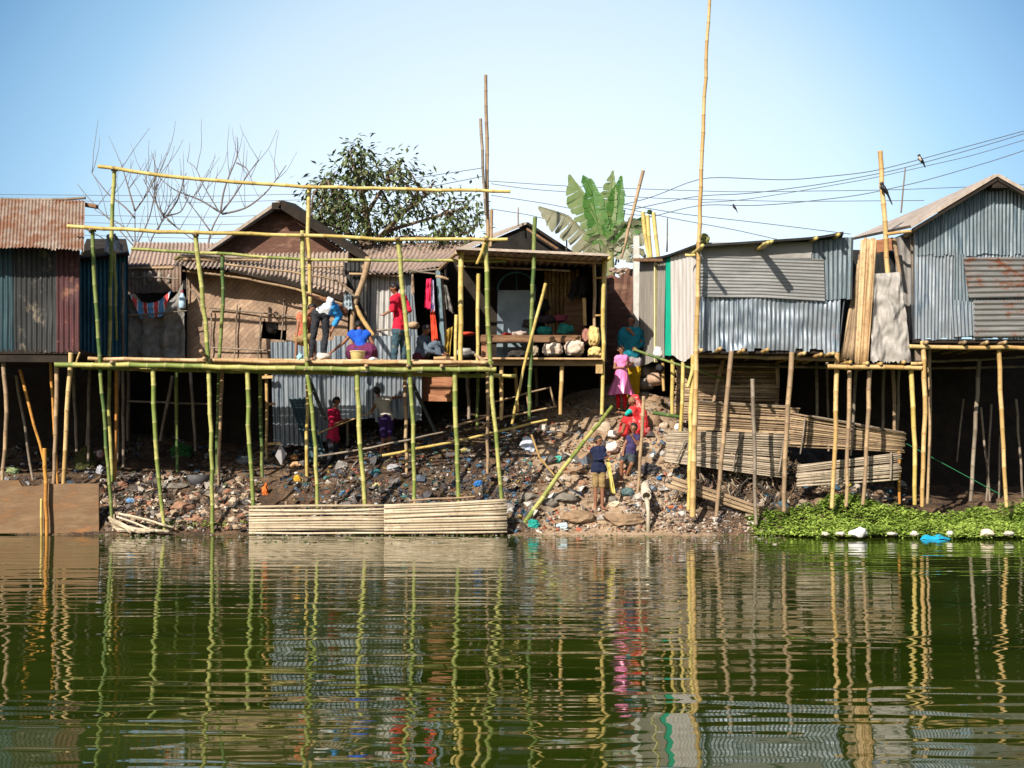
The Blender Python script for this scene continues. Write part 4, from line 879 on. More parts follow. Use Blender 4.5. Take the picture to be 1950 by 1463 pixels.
for pts, Y, r, mt in (([(1757, 650), (1762, 762), (1756, 966)], .0, .075, TAN), ([(1770, 665), (1771, 800), (1766, 960)], .6, .05, OLD), ([(1902, 666), (1907, 790), (1917, 966)], .05, .07, TAN), ([(1865, 684), (1858, 800), (1848, 955)], 1.4, .062, GREY),
                      ([(1868, 776), (1885, 955)], 2.4, .035, GREY), ([(1888, 770), (1878, 955)], 2.8, .035, GREY), ([(1935, 760), (1948, 950)], 2.6, .04, GREY), ([(1905, 830), (1902, 955)], 3.2, .035, GREY), ([(1835, 760), (1822, 880)], 3.0, .03, GREY), ([(2040, 660), (2046, 966)], 0, .07, TAN), ([(1960, 690), (1966, 955)], 1.8, .05, GREY)):
    pole(T, 'stilt', mt, PL(Y, *pts), r)
mb = MB(); mb.slab(P(1690, 655, 4.45), P(2220, 655, 4.45), P(2220, 960, 4.45), P(1690, 960, 4.45), .05); mb.build('backdrop_wall', WOODD, T)  # added dark sheet closing the view, painted as under-floor shade
mb = MB(); p = smooth_poly(PL(1.0, (1726, 845), (1800, 885), (1905, 942)), 20); mb.tube(p, .008, 5)
lone(mb, 'green_rope', M('rope_green', (.03, .20, .09)), 'green rope slanting through the dark space under the gabled house', 'rope')

# ------------------------------------------------------------------ bamboo fences on the bank
def fence(label, Y, q, n, r, mat, battens, seed, dY=0):
    BL, BR, TR, TL = [P(a, b, Y+(dY if i in (1, 2) else 0)) for i, (a, b) in enumerate(q)]
    t = thing('bamboo_fence', label, 'fence', (BL+BR)/2, 'split bamboo fences along the bank')
    mb = MB(); slats(mb, BL, BR, TR, TL, n, r, seed); mb.build('slat_panel', mat, t, smooth=True)
    for a, b in battens: pole(t, 'batten', GREY, PL(Y-.09, a, b), .026, seg=.5)
    return t
fence('upper split bamboo fence between the tall pole and second grey stilt', 1.3, [(1320, 824), (1522, 834), (1520, 776), (1325, 762)], 15, .02, SLATB, [((1326, 764), (1500, 774))], 1)
fence('brown split bamboo fence tilting down behind the lean-to stilts', 1.1, [(1505, 852), (1718, 862), (1723, 826), (1507, 786)], 16, .018, SLATB, [((1533, 795), (1524, 865)), ((1626, 806), (1620, 868)), ((1540, 792), (1722, 824))], 2)
fence('grey split bamboo fence hung behind the lone grey stick', .75, [(1268, 880), (1495, 912), (1502, 826), (1272, 822)], 22, .0175, SLATG, [((1413, 826), (1395, 892)), ((1493, 838), (1483, 900)), ((1305, 838), (1288, 880))], 3)
fence('pale split bamboo fence lowest beside the lean-to stilts', .5, [(1518, 926), (1712, 914), (1713, 862), (1520, 886)], 14, .019, SLATG, [((1697, 862), (1696, 914))], 4)
fence('dark low split bamboo fence sunk in the debris at the bank foot', .2, [(1272, 930), (1450, 985), (1452, 966), (1285, 908)], 6, .026, SLATB, [], 5)
fence('shaded split bamboo fence behind the upper stick fence', 1.7, [(1300, 760), (1480, 765), (1480, 735), (1300, 735)], 6, .028, SLATB, [], 8)
T = thing('retaining_fence', 'pale split bamboo fence standing in the water below the scaffold posts', 'fence', P(720, 1012, -.1))
mb = MB(); slats(mb, *PL(-.14, (475, 1017), (737, 1017), (737, 961), (475, 964)), 11, .027, 6, wob=.012, endj=.01); mb.build('slat_panel', SLAT, T, smooth=True)
mb = MB(); slats(mb, *PL(-.2, (732, 1017), (966, 1015), (965, 949), (732, 960)), 12, .028, 7, wob=.012, endj=.01); mb.build('slat_panel', SLAT, T, smooth=True)
pole(T, 'rail', OLD, PL(-.05, (780, 954), (905, 946)), .03)
for px in (545, 640, 790, 955): pole(T, 'stake', OLD, PL(-.06, (px, 955), (px, 1030)), .035)
T = thing('broken_fence', 'collapsed fan of pale bamboo slats lying at the water by the first posts', 'fence', P(260, 1012, -.1))
mb = MB()
for k in range(9):
    a = P(207+k*1.5, 985+k*3.2, -.12+.01*k); b = P(250+k*9, 1013+R.uniform(-2, 3), -.2)
    p = bend(a, b, .02, 6, R); mb.tube(p, .03, 6, 0, [(0, R.random(), .5, 1)]*7)
for a, b in (((226, 978), (330, 1005)), ((222, 984), (295, 1012)), ((240, 980), (318, 1003))): p = bend(P(*a, -.1), P(*b, -.12), .02, 6, R); mb.tube(p, .022, 6, 0, [(0, .8, .5, 1)]*7)
mb.build('slat_panel', SLAT, T, smooth=True)

# ------------------------------------------------------------------ bank: poles, frame, pipe, stones, sacks
lone_pole('long_pole', GREEN, PL(0, (998, 997, .2), (1080, 882, .9), (1165, 775, 2.4)), .062, 'long yellow green bamboo pole leaning up the littered bank', taper=.85)
lone_pole('long_pole', YEL, PL(0, (728, 868, 1.3), (880, 838, 1.6), (1042, 800, 2.2)), .042, 'long thin bamboo pole lying across the rubbish under the deck')
lone_pole('walking_stick', OLD, PL(.9, (1226, 755), (1222, 850), (1213, 948)), .05, 'upright grey brown stick standing beside the seated boys')
T = thing('stick_rack', 'slanted brown stick frame lying on the bank below the stall', 'frame', P(1000, 790, 2.2))
for a, b in (((930, 768), (1048, 738)), ((935, 800), (1060, 774)), ((1047, 737), (1057, 776)), ((1003, 748), (1008, 790)), ((860, 812), (940, 790))): pole(T, 'bar', OLD, PL(2.0, a, b), .03)
lone_pole('bent_cane', TAN, PL(.9, (1012, 828), (1030, 880), (1041, 904), (1056, 906)), .03, 'thin bent cane stuck in the litter near the leaning pole', 'cane')
lone_pole('loose_stick', GREY, PL(1.0, (600, 870), (720, 850), (850, 822)), .03, 'dark stick lying over the rubbish behind the deck posts', 'stick')
lone_pole('loose_stick', TAN, PL(2.2, (604, 826), (712, 784)), .022, 'thin stick held between the two boys under the deck', 'stick')
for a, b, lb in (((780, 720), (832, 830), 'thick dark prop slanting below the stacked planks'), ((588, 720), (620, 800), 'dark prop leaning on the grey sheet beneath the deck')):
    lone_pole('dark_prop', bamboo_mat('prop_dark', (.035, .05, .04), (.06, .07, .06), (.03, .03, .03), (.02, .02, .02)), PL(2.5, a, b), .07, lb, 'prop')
T = thing('drain_pipe', 'white plastic drain pipe jutting from the bank and pouring water', 'pipe', P(1230, 960, .4))
mb = MB(); a = P(1231, 945, .1); b = P(1227, 915, 1.5); d = (b-a).normalized(); ro, ri = .092, .075
u = d.orthogonal().normalized(); w = d.cross(u); nn = 20
ring = lambda c, r: [c+(u*cos(2*pi*k/nn)+w*sin(2*pi*k/nn))*r for k in range(nn)]
vs = ring(b, ro)+ring(a, ro)+ring(a, ri)+ring(a+d*.8, ri); fs = [(j*nn+k, j*nn+(k+1) % nn, (j+1)*nn+(k+1) % nn, (j+1)*nn+k) for j in range(3) for k in range(nn)]; fs.append(tuple(range(3*nn, 4*nn)))
mb.add(vs, fs); mb.tube([a+d*.25, a+d*.32], [ro*1.12]*2, 20); mb.build('pipe', M('pipe_white', (.66, .60, .50), (.52, .45, .36), 4, .5, .1), T, smooth=False)
mb = MB(); mb.tube([a+Vector((0, .02, -.06)), a+Vector((.01, -.08, -.12)), a+Vector((.02, -.13, -.3)), a+Vector((.02, -.15, -.75))], [.05, .045, .035, .045], 8)
mb.build('water_stream', M('stream', (.52, .47, .36), (.4, .36, .27), 12, .15, .3, (1, 1, .2)), T, smooth=True)
ROCK = M('rock_tan', (.34, .235, .15), (.22, .145, .09), 4, .95, .7, c3=(.40, .30, .2), lo=.3, hi=.75); ROCKG = M('rock_grey', (.22, .20, .17), (.13, .115, .10), 4, .95, .7)
ROCKS = [(1147, 813, 22, 13, 1, 'pale wedge rock touching the white sack'), (1128, 832, 20, 12, 0, 'tan rock under the leaning bamboo pole'), (1118, 868, 26, 15, 0, 'broad tan slab rock behind the boy in navy'), (1101, 898, 30, 11, 0, 'long brown slab below the leaning pole'),
  (1243, 738, 20, 13, 0, 'upper tan boulder by the first yellow stilt'), (1248, 760, 20, 14, 0, 'smooth tan boulder below the upper boulder'), (1241, 802, 22, 26, 0, 'big tan block beside the woman in red'), (1264, 811, 14, 9, 1, 'small pale stone at the yellow stilt foot'),
  (1193, 915, 16, 12, 0, 'tan rock under the seated boy'), (1233, 851, 15, 8, 1, 'flat pale stone by the upright stick'), (1072, 948, 40, 12, 2, 'wide grey slab left of the boy in navy'), (1040, 956, 26, 14, 2, 'grey slab near the leaning pole foot'),
  (1010, 946, 22, 10, 2, 'dark grey slab next to the bamboo fence end'), (1165, 953, 16, 10, 2, 'grey stone behind the boy in navy'), (1100, 985, 44, 17, 0, 'low brown mound of hard earth at the waterline'), (1186, 988, 46, 16, 0, 'brown earth mound under the drain pipe'),
  (1075, 912, 18, 8, 1, 'pale concrete chunk below the leaning pole'), (1112, 920, 15, 9, 3, 'orange brick chunk behind the boy in navy'), (1152, 924, 24, 18, 0, 'tan rock behind the boy in khaki shorts'), (1212, 835, 18, 14, 0, 'rock between the two seated boys and stick'),
  (1135, 785, 18, 8, 0, 'brown clod at the girl in pink feet'), (1096, 806, 22, 8, 0, 'brown clod under the stall front stilt'), (1060, 826, 18, 8, 0, 'brown clod beside the thin cane'), (1262, 850, 16, 9, 0, 'clod below the yellow stilts'), (1205, 788, 20, 12, 0, 'flat step stone under the seated woman'),
  (1290, 870, 14, 7, 1, 'pale clod at the grey fence end'), (345, 965, 26, 12, 3, 'brick red rubble block behind the water edge'), (395, 940, 18, 12, 2, 'grey rubble block beside the second deck post'), (330, 925, 34, 10, 2, 'long grey slab under the woven house'), (445, 955, 14, 10, 1, 'pale rubble block left of the bamboo fence'), (290, 980, 20, 10, 2, 'grey rubble block above the broken slats'), (372, 990, 22, 9, 3, 'reddish rubble block close to the water')]
MR = [ROCK, M('rock_pale', (.50, .42, .32), (.34, .27, .2), 5, .95, .6), ROCKG, M('brick_chunk', (.33, .19, .12), (.22, .12, .08), 5, .95, .5)]
for i, (px, py, w_, h_, k, lb) in enumerate(ROCKS):
    c0 = on(px, py+h_*.35); s_ = sc(c0.y); c0 = c0+Vector((0, .05, h_*.2/s_))
    blob('rock', c0, (w_/s_, max(.12, .7*w_/s_), h_/s_), MR[k], lb, 'rock', i+3, 'stones on the bank', smooth=False, facets=10, amp=.2, sub=3, crease=.18)
for i, (px, py, w_, h_, lb) in enumerate(((1232, 706, 19, 13, 'grey sack topmost behind the woman in teal'), (1228, 732, 20, 13, 'grey sack in the middle of the stack behind the woman'), (1226, 760, 20, 15, 'grey sack lowest in the stack behind the woman'))):
    s_ = sc(3.6); blob('sandbag', P(px, py, 3.6), (w_/s_, .25, h_/s_), M('sandbag', (.24, .22, .20), (.15, .135, .12), 5, .9, .5), lb, 'sack', i+20, 'stacked grey sacks', amp=.2)
s_ = sc(2.4); mb = MB(); blob_mesh(mb, P(1253, 672, 2.2), (12/s_, .14, 15/s_), 8, .3, boxy=.8, crease=.35); lone(mb, 'white_bag', cloth('bag_white', (.72, .70, .70), (.55, .53, .52)), 'white cloth bag hung at the green corner of the tin house', 'bag', smooth=True)
blob('dark_bag', P(1256, 702, 2.3), (.09, .12, .1), BLACK, 'small dark bag hung beneath the white cloth bag', 'bag', 4)
blob('tan_sack', P(1248, 722, 2.6), (.2, .16, .14), M('sack_tan', (.45, .31, .22), (.3, .2, .14), 6), 'tan sack resting on the upper boulder by the stilts', 'sack', 4)
mb = MB(); blob_mesh(mb, on(1168, 838)+Vector((0, .0, .12)), (.15, .15, .12), 5, .3, sagz=.1, boxy=.7, crease=.35); lone(mb, 'rice_sack', M('sack_bright', (.78, .72, .68), (.6, .54, .5), 6, .8, .4), 'bright white sack between the boy in navy and the seated boy', 'sack', smooth=True)
mb = MB(); blob_mesh(mb, on(1166, 868)+Vector((0, 0, .16)), (.17, .16, .14), 6, .3, sagz=.1, boxy=.7, crease=.35); lone(mb, 'rice_sack', M('sack_pinkish', (.78, .66, .62), (.6, .42, .4), 6, .8, .4), 'lower white sack with a pinkish end behind the boy in navy', 'sack', smooth=True)

# ------------------------------------------------------------------ single pieces of rubbish large enough to point at
def rag(name, px, py, w, h, c, c2, label, seed, cat='plastic bag', flat=.25, Y=None, dz=.02):
    c0 = on(px, py+h*.4) if Y is None else P(px, py, Y); s_ = sc(c0.y); mb = MB()
    blob_mesh(mb, c0+Vector((0, -.02, dz+h*.4/s_)), (w/s_, max(.05, w*.5/s_), h/s_), seed, .45, sub=3, freq=2.5, facets=4)
    return lone(mb, name, cloth('r%d' % seed, c, c2), label, cat, smooth=False)
LT = [('plastic_bag', 1016, 1000, 11, 9, (.02, .33, .28), (.01, .16, .14), 'teal plastic bag at the waterline by the fence end'), ('plastic_bag', 1070, 1004, 12, 7, (.35, .52, .62), (.6, .66, .7), 'pale blue plastic bag at the waterline'),
  ('plastic_bag', 1006, 850, 14, 17, (.40, .50, .68), (.62, .62, .66), 'blue and white printed bag caught on the bent cane'), ('plastic_bag', 1062, 876, 9, 8, (.05, .42, .18), (.12, .36, .55), 'green and blue wrapper near the leaning pole'),
  ('plastic_bag', 1036, 818, 9, 8, (.65, .6, .55), (.5, .42, .36), 'white crumpled paper behind the printed bag'), ('red_scrap', 1074, 894, 5, 4, (.6, .03, .03), (.4, .02, .02), 'small red scrap beside the leaning pole'), ('plastic_bag', 1090, 880, 6, 4, (.7, .68, .65), (.5, .48, .46), 'small white cup lying by the red scrap'),
  ('plastic_bag', 910, 923, 8, 7, (.03, .18, .5), (.02, .1, .3), 'blue bag behind the last deck post'), ('plastic_bag', 885, 860, 10, 6, (.55, .42, .04), (.1, .2, .4), 'yellow and blue rag by the last deck post'), ('plastic_bag', 566, 914, 6, 7, (.68, .38, .03), (.5, .26, .03), 'orange yellow fruit shaped scrap in the rubbish'),
  ('orange_rag', 505, 935, 6, 14, (.62, .16, .03), (.4, .09, .02), 'orange rag behind the fourth short post'), ('plastic_bag', 717, 929, 8, 8, (.50, .46, .22), (.4, .36, .16), 'pale yellow paper scrap behind the fence'), ('plastic_bag', 715, 903, 9, 8, (.03, .18, .2), (.02, .1, .12), 'dark teal scrap at the feet of the boy in a vest'),
  ('plastic_bag', 750, 893, 14, 8, (.36, .37, .40), (.2, .2, .22), 'grey translucent bag on the rubbish heap'), ('blue_bottle', 1281, 771, 6, 5, (.05, .2, .5), (.5, .5, .55), 'blue capped ball shaped jar by the boulders'), ('plastic_bag', 1255, 913, 5, 4, (.05, .2, .45), (.03, .12, .3), 'small blue scrap above the drain pipe'),
  ('white_cone', 1292, 816, 8, 9, (.74, .72, .70), (.55, .53, .52), 'white paper lump beside the yellow stilt'), ('black_bag', 1237, 895, 18, 12, (.018, .018, .022), (.06, .06, .07), 'black plastic bag draped behind the drain pipe'), ('plastic_bag', 1195, 940, 14, 10, (.10, .16, .16), (.05, .09, .1), 'dark teal sheet behind the drain pipe'),
  ('plastic_bag', 1172, 962, 12, 6, (.58, .5, .38), (.45, .38, .28), 'pale paper beside the feet of the boy in navy'), ('orange_rag', 1278, 968, 7, 4, (.6, .2, .08), (.4, .12, .05), 'orange scrap near the low dark fence'), ('blue_rag', 1296, 882, 4, 8, (.03, .2, .42), (.02, .12, .3), 'narrow blue scrap at the grey fence end'),
  ('plastic_bag', 248, 957, 8, 6, (.04, .2, .42), (.25, .35, .5), 'blue bag among rubble above the broken slats'), ('red_rag', 288, 915, 4, 7, (.5, .08, .06), (.6, .6, .6), 'red and white wrapper in the shade by the first short post'), ('straw_hat', 27, 898, 14, 8, (.30, .34, .16), (.05, .12, .06), 'green and straw hat lying behind the mud board'),
  ('dark_sack', 162, 880, 20, 26, (.07, .075, .02), (.03, .035, .012), 'dark olive sack slumped beside the first posts'), ('red_packet', 191, 868, 7, 9, (.5, .5, .5), (.55, .06, .04), 'white and red packet on the olive sack'), ('plastic_bag', 192, 898, 8, 9, (.42, .44, .5), (.2, .2, .24), 'pale bag at the foot of the olive sack'),
  ('plastic_bag', 470, 880, 16, 9, (.22, .24, .27), (.1, .11, .12), 'grey bag heap behind the second post'), ('clay_lump', 563, 888, 9, 7, (.5, .26, .1), (.6, .42, .28), 'tan box shaped lump under the grey sheet'), ('clay_lump', 560, 874, 8, 6, (.5, .24, .08), (.35, .18, .07), 'orange brown lump above the tan lump'),
  ('green_weed', 345, 862, 22, 14, (.015, .07, .02), (.03, .12, .03), 'dark green weed clump in the shade under the woven house'), ('plastic_bag', 1615, 926, 6, 3, (.6, .5, .03), (.5, .4, .03), 'yellow scrap caught under the lowest pale fence')]
for i, (nm, px, py, w_, h_, c, c2, lb) in enumerate(LT): rag(nm, px, py, w_, h_, c, c2, lb, 100+i, {'plastic_bag': 'plastic bag'}.get(nm, 'rubbish'))
for i, (px, w_, h_, c, lb) in enumerate(((1635, 20, 13, (.74, .74, .74), 'large white crumpled bag at the edge of the green plants'), (1600, 10, 5, (.6, .56, .5), 'small whitish stone left of the large white bag'), (1741, 9, 6, (.72, .66, .56), 'round white stone by the blue strip'), (1808, 8, 6, (.7, .66, .6), 'small white stone past the blue strip'), (1878, 15, 9, (.74, .62, .5), 'big cream stone nearest the frame edge by the plants'), (1572, 8, 5, (.66, .6, .5), 'small cream stone at the start of the plants'), (1700, 12, 4, (.5, .48, .44), 'low grey lump between the white bag and round stone'), (1922, 12, 5, (.5, .48, .42), 'grey lump past the big cream stone'))):
    s_ = sc(-1.25); blob('pale_lump', P(px, 1016-h_*.3+CAMH*0, -1.25)+Vector((0, 0, -.02)), (w_/s_, w_*.7/s_, h_/s_), M('lump%d' % i, c, tuple(x*.8 for x in c), 6), lb, 'lump', i+9, 'pale lumps along the plant edge', amp=.35, facets=4, crease=.3)
mb = MB(); corr(mb, PL(-1.3, (1752, 1027), (1780, 1028), (1812, 1026)), PL(-1.15, (1757, 1021), (1780, 1019), (1806, 1021)), pitch=.3, amp=.02, dent=.03, seed=3); lone(mb, 'blue_strip', cloth('strip_blue', (.01, .36, .62), (.01, .28, .5)), 'bright blue plastic strip floating along the plants', 'plastic')
mb = MB(); c0 = P(535, 866, 1.8); s_ = sc(1.8)
q = [c0+Vector((x/s_, 0, z/s_)) for x, z in ((0, -20), (11, 2), (-1, 20), (-11, -2))]
mb.slab(*q, .015); lone(mb, 'paper_kite', cloth('kite', (.34, .33, .34), (.28, .27, .28)), 'grey diamond shaped board leaning under the grey sheet', 'board')
T = thing('round_basin', 'old round grey tub half buried in rubble under the woven house', 'tub', P(375, 930, 1.0))
mb = MB(); c0 = on(375, 925)+Vector((0, .1, .12)); mb.tube([c0+Vector((0, 0, z)) for z in (-.2, -.05, .1)], [.1, .2, .24], 16); mb.build('basin', M('basin', (.10, .10, .11), (.05, .05, .055), 5, .6), T, smooth=True)
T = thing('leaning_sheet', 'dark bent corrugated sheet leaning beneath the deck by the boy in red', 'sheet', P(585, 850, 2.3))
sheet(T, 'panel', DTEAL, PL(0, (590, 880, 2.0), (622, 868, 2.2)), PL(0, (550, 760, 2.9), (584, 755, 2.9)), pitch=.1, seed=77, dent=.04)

# ------------------------------------------------------------------ scattered litter too much to count
def litter(name, n, region, colors, size, seed, lift=.0):
    rng = random.Random(seed); mats = [M('litter_%d_%d' % (seed, i), c, tuple(x*.6 for x in c), 12, .8, 0) for i, c in enumerate(colors)]; mb = MB(); cnt = 0; tries = 0
    while cnt < n and tries < n*12:
        tries += 1
        px, py = region(rng); x0, y0 = None, None
        p = on(px, py)
        if p.y > 7.2 or p.y < -.45: continue
        if noise.noise(Vector((p.x*1.7, p.y*1.7, seed)))+.5*noise.noise(Vector((p.x*4, p.y*4, seed))) < rng.uniform(-.75, .35): continue
        s = size*(rng.random()**2*1.6+.35); t = rng.random()
        rot = Matrix.Rotation(rng.uniform(0, 6.3), 3, 'Z') @ Matrix.Rotation(rng.uniform(-1.3, 1.3), 3, 'X') @ Matrix.Rotation(rng.uniform(-.8, .8), 3, 'Y')
        mi = min(len(mats)-1, int(rng.random()**1.3*len(mats)))
        c0 = p+Vector((0, 0, s*.25+lift))
        if t < .45:                                            # crumpled film
            g = [[c0+rot @ Vector((s*(i-1)*rng.uniform(.6, 1.2), s*(j-1)*rng.uniform(.5, 1), s*rng.uniform(-.45, .45))) for i in range(3)] for j in range(3)]
            mb.grid(g, mi)
        elif t < .7:                                           # chip or clod
            mb.box(c0, (s*rng.uniform(.5, 1.6), s*rng.uniform(.4, 1), s*rng.uniform(.25, .7)), rot, mi)
        elif t < .85: blob_mesh(mb, c0, (s, s*.8, s*.6), cnt, .5, 0, 1, mi)
        else:                                                  # twig or strip
            d = rot @ Vector((s*rng.uniform(1.5, 4), 0, 0)); mb.tube([c0-d/2, c0+Vector((0, 0, s*.3)), c0+d/2], s*.1+.004, 4, mi)
        cnt += 1
    return tag(mb.build(name, mats), None, None, kind='stuff')
EARTHC = [(.20, .14, .09), (.28, .19, .12), (.12, .085, .06), (.34, .25, .17), (.40, .31, .22), (.16, .13, .11), (.5, .44, .37), (.08, .07, .07), (.6, .57, .53), (.08, .16, .26), (.4, .12, .07)]
MIXC = [(.075, .062, .054), (.04, .036, .036), (.12, .095, .075), (.07, .065, .065), (.18, .14, .11), (.055, .05, .05), (.09, .095, .11), (.15, .12, .10), (.30, .27, .25), (.10, .075, .06), (.5, .48, .46), (.06, .15, .26), (.26, .08, .05), (.06, .19, .18), (.36, .27, .08)]
litter('litter', 7500, lambda r: (r.uniform(560, 1010), 800+215*r.random()), MIXC, .036, 1)
litter('litter', 4200, lambda r: (r.uniform(960, 1330), 760+255*r.random()**.8), EARTHC, .036, 2)
litter('litter', 3200, lambda r: (r.uniform(1180, 1460), 900+115*r.random()), [(.34, .24, .18), (.45, .36, .30), (.55, .5, .46), (.2, .13, .09), (.1, .08, .07), (.6, .58, .56), (.07, .06, .05), (.38, .24, .17)], .034, 3)
litter('rubble', 2600, lambda r: (r.uniform(195, 490), 905+108*r.random()), [(.20, .15, .11), (.09, .075, .065), (.38, .28, .19), (.13, .12, .115), (.5, .40, .30), (.32, .16, .1), (.6, .56, .5)], .06, 4)
litter('litter', 900, lambda r: (r.uniform(-20, 560), 830+100*r.random()), [(.08, .07, .06), (.05, .05, .05), (.14, .12, .1), (.3, .3, .32), (.05, .1, .16), (.1, .12, .05)], .05, 5)
litter('litter', 1300, lambda r: (r.uniform(1280, 1740), 885+85*r.random()), [(.12, .09, .06), (.22, .15, .1), (.06, .05, .045), (.32, .25, .18), (.45, .40, .34), (.05, .12, .18)], .065, 6)
litter('litter', 240, lambda r: (r.uniform(960, 1320), 800+200*r.random()), [(.5, .47, .44), (.3, .27, .24), (.62, .6, .58), (.12, .11, .11), (.2, .24, .3), (.4, .32, .24)], .085, 7)
litter('litter', 200, lambda r: (r.uniform(560, 990), 830+180*r.random()), [(.16, .15, .15), (.3, .28, .27), (.09, .09, .1), (.5, .49, .48), (.1, .13, .18), (.2, .16, .12)], .085, 8)
mb = MB(); rng = random.Random(15)                             # scum and scraps floating off the shore
for k in range(420):
    px = rng.uniform(190, 1500); y = -.15-rng.random()**2.2*2.6; s = rng.uniform(.01, .045); c0 = Vector((P(px, 1000, y).x, y, .006)); a0 = rng.uniform(0, 6)
    mb.slab(*[c0+Vector((cos(a0+q*pi/2)*s*rng.uniform(.5, 1.3), sin(a0+q*pi/2)*s*rng.uniform(.5, 1.3), rng.uniform(0, .012))) for q in range(4)], .008, rng.choice((0, 0, 1, 2)))
tag(mb.build('floating_scraps', [M('scum_a', (.20, .15, .09)), M('scum_b', (.45, .42, .38)), M('scum_c', (.10, .16, .04))]), None, None, kind='stuff')
mb = MB(); rng = random.Random(5)                              # roots and rags under the fences
for k in range(170):
    px = rng.uniform(1285, 1520); py = rng.uniform(885, 960); p = on(px, py); L = rng.uniform(.15, .5); q = [p+Vector((0, -.05, L*.7))]
    for j in range(4): q.append(q[-1]+Vector((rng.uniform(-.12, .12), rng.uniform(-.05, .02), -L*.25)))
    mb.tube(q, [rng.uniform(.006, .022)]*5, 5, rng.choice((0, 0, 1, 2)))
tag(mb.build('roots', [M('root_a', (.12, .08, .05)), M('root_b', (.30, .24, .17)), M('root_c', (.05, .045, .04))], smooth=True), None, None, kind='stuff')

# ------------------------------------------------------------------ green plants on the shore
m, nt, bs = node_mat('leaf_bright'); n = noi(nt, coord(nt), 2.2, 4); nt.links.new(ramp(nt, n, [(.35, (.13, .22, .025)), (.65, (.32, .44, .08))]), bs.inputs['Base Color']); bs.inputs['Roughness'].default_value = .55
bs.inputs['Subsurface Weight'].default_value = 0
def leafquad(mb, c, d, up, L, w, mi=0, droop=.25):
    d = d.normalized(); s = d.cross(up); s = s.normalized() if s.length > 1e-4 else Vector((1, 0, 0)); n_ = s.cross(d)
    a, b, e = c, c+d*L*.5+n_*L*.06, c+d*L-n_*L*droop
    mb.add([a, b+s*w*.5-n_*w*.15, e, b-s*w*.5-n_*w*.15, b], [(0, 1, 4), (1, 2, 4), (2, 3, 4), (3, 0, 4)], mi)
mb = MB(); rng = random.Random(11)
for k in range(13000):
    x = rng.uniform(4.6, 11.2); fr = -1.15-.1*sin(x*1.7)+.25*noise.noise(Vector((x*.9, 0, 4))); 
    if x < 5.8: fr = fr+(5.8-x)*.85
    y = fr+(rng.random()**.8)*1.9
    if x < 6.3 and y > .25+max(0, x-5.3)*.35: continue
    h = (.17+.15*noise.noise(Vector((x*1.6, y*1.6, 0)))+.12*noise.noise(Vector((x*5, y*5, 3))))*min(1, (y-fr)*2.4+.25)*min(1, (x-4.5)*.7)+.02
    z0 = max(0, gz(x, y)); z = z0+h*rng.random()**.45
    for q in range(2):
        a = rng.uniform(0, 6.3); d = Vector((cos(a), sin(a), rng.uniform(-.1, .9)))
        leafquad(mb, Vector((x, y, z)), d, Vector((0, 0, 1)), rng.uniform(.05, .15), rng.uniform(.025, .06))
tag(mb.build('vegetation', [m]), None, None, kind='stuff')
mb = MB()
for px in [rng.uniform(300, 470) for _ in range(40)]+[rng.uniform(310, 325) for _ in range(8)]:
    p = on(px, rng.uniform(998, 1010))
    for q in range(3): a = rng.uniform(0, 6.3); leafquad(mb, p+Vector((0, -.03, .04)), Vector((cos(a), sin(a), .7)), Vector((0, 0, 1)), .09, .05)
tag(mb.build('grass', [m]), None, None, kind='stuff')

# ------------------------------------------------------------------ trees
m, nt, bs = node_mat('leaf_dark'); n = noi(nt, coord(nt), 1.5, 3); nn_ = noi(nt, coord(nt), 9, 2)
c = ramp(nt, n, [(.3, (.045, .08, .022)), (.55, (.10, .135, .045)), (.75, (.18, .19, .08))]); c = mix(nt, ramp(nt, nn_, [(.55, (0, 0, 0)), (.7, (1, 1, 1))]), c, (.10, .12, .05))
nt.links.new(c, bs.inputs['Base Color']); bs.inputs['Roughness'].default_value = .38; LEAFD = m
BARK = M('bark', (.20, .14, .10), (.11, .08, .06), 8, .95, .6, (1, 1, .3))
YT = 9.5; T = thing('leafy_tree', 'broad leafy tree behind the scaffold between the two gables', 'tree', P(702, 560, YT))
rng = random.Random(21); EL_ = [(690, 385, 88, 88, 34), (640, 425, 66, 52, 15), (810, 395, 92, 50, 20), (865, 430, 45, 42, 9), (672, 310, 46, 28, 8), (745, 330, 45, 34, 8), (745, 440, 110, 40, 9), (600, 400, 26, 50, 6), (720, 490, 80, 22, 6), (620, 345, 30, 30, 4)]
cl = []
for ex, ey, rx, ry, n_ in EL_:
    for k in range(n_):
        while 1:
            a, b = rng.uniform(-1, 1), rng.uniform(-1, 1)
            if a*a+b*b < 1: break
        cl.append(P(ex+a*rx, ey+b*ry, YT+rng.uniform(-1.5, 1.5)))
tr = MB(); trunk = smooth_poly(PL(YT, (702, 560), (703, 500), (704, 462), (698, 420), (692, 372)), 16); tr.tube(trunk, [.17*(1-.6*i/16) for i in range(17)], 8)
lims = [trunk]
for pts in ([(704, 470), (735, 440), (790, 425), (850, 405)], [(704, 480), (760, 450), (830, 455), (890, 445)], [(703, 475), (660, 440), (615, 425), (590, 405)], [(700, 430), (660, 385), (625, 345)], [(697, 410), (725, 365), (745, 325)], [(694, 385), (680, 340), (668, 300)], [(704, 470), (745, 475), (790, 485)], [(704, 490), (680, 500), (640, 470)], [(720, 455), (775, 400), (820, 365)]):
    q = smooth_poly(PL(YT+rng.uniform(-.6, .6), *pts), 14); tr.tube(q, [.075*(1-.75*i/14) for i in range(15)], 6); lims.append(q)
allp = [p for l in lims for p in l[3:]]
for c0 in cl:
    b = min(allp, key=lambda p: (p-c0).length); q = bend(b, c0, .15, 5, rng); tr.tube(q, [.03*(1-.7*i/5)+.004 for i in range(6)], 4)
tr.build('trunk', BARK, T, smooth=True)
cr = MB()
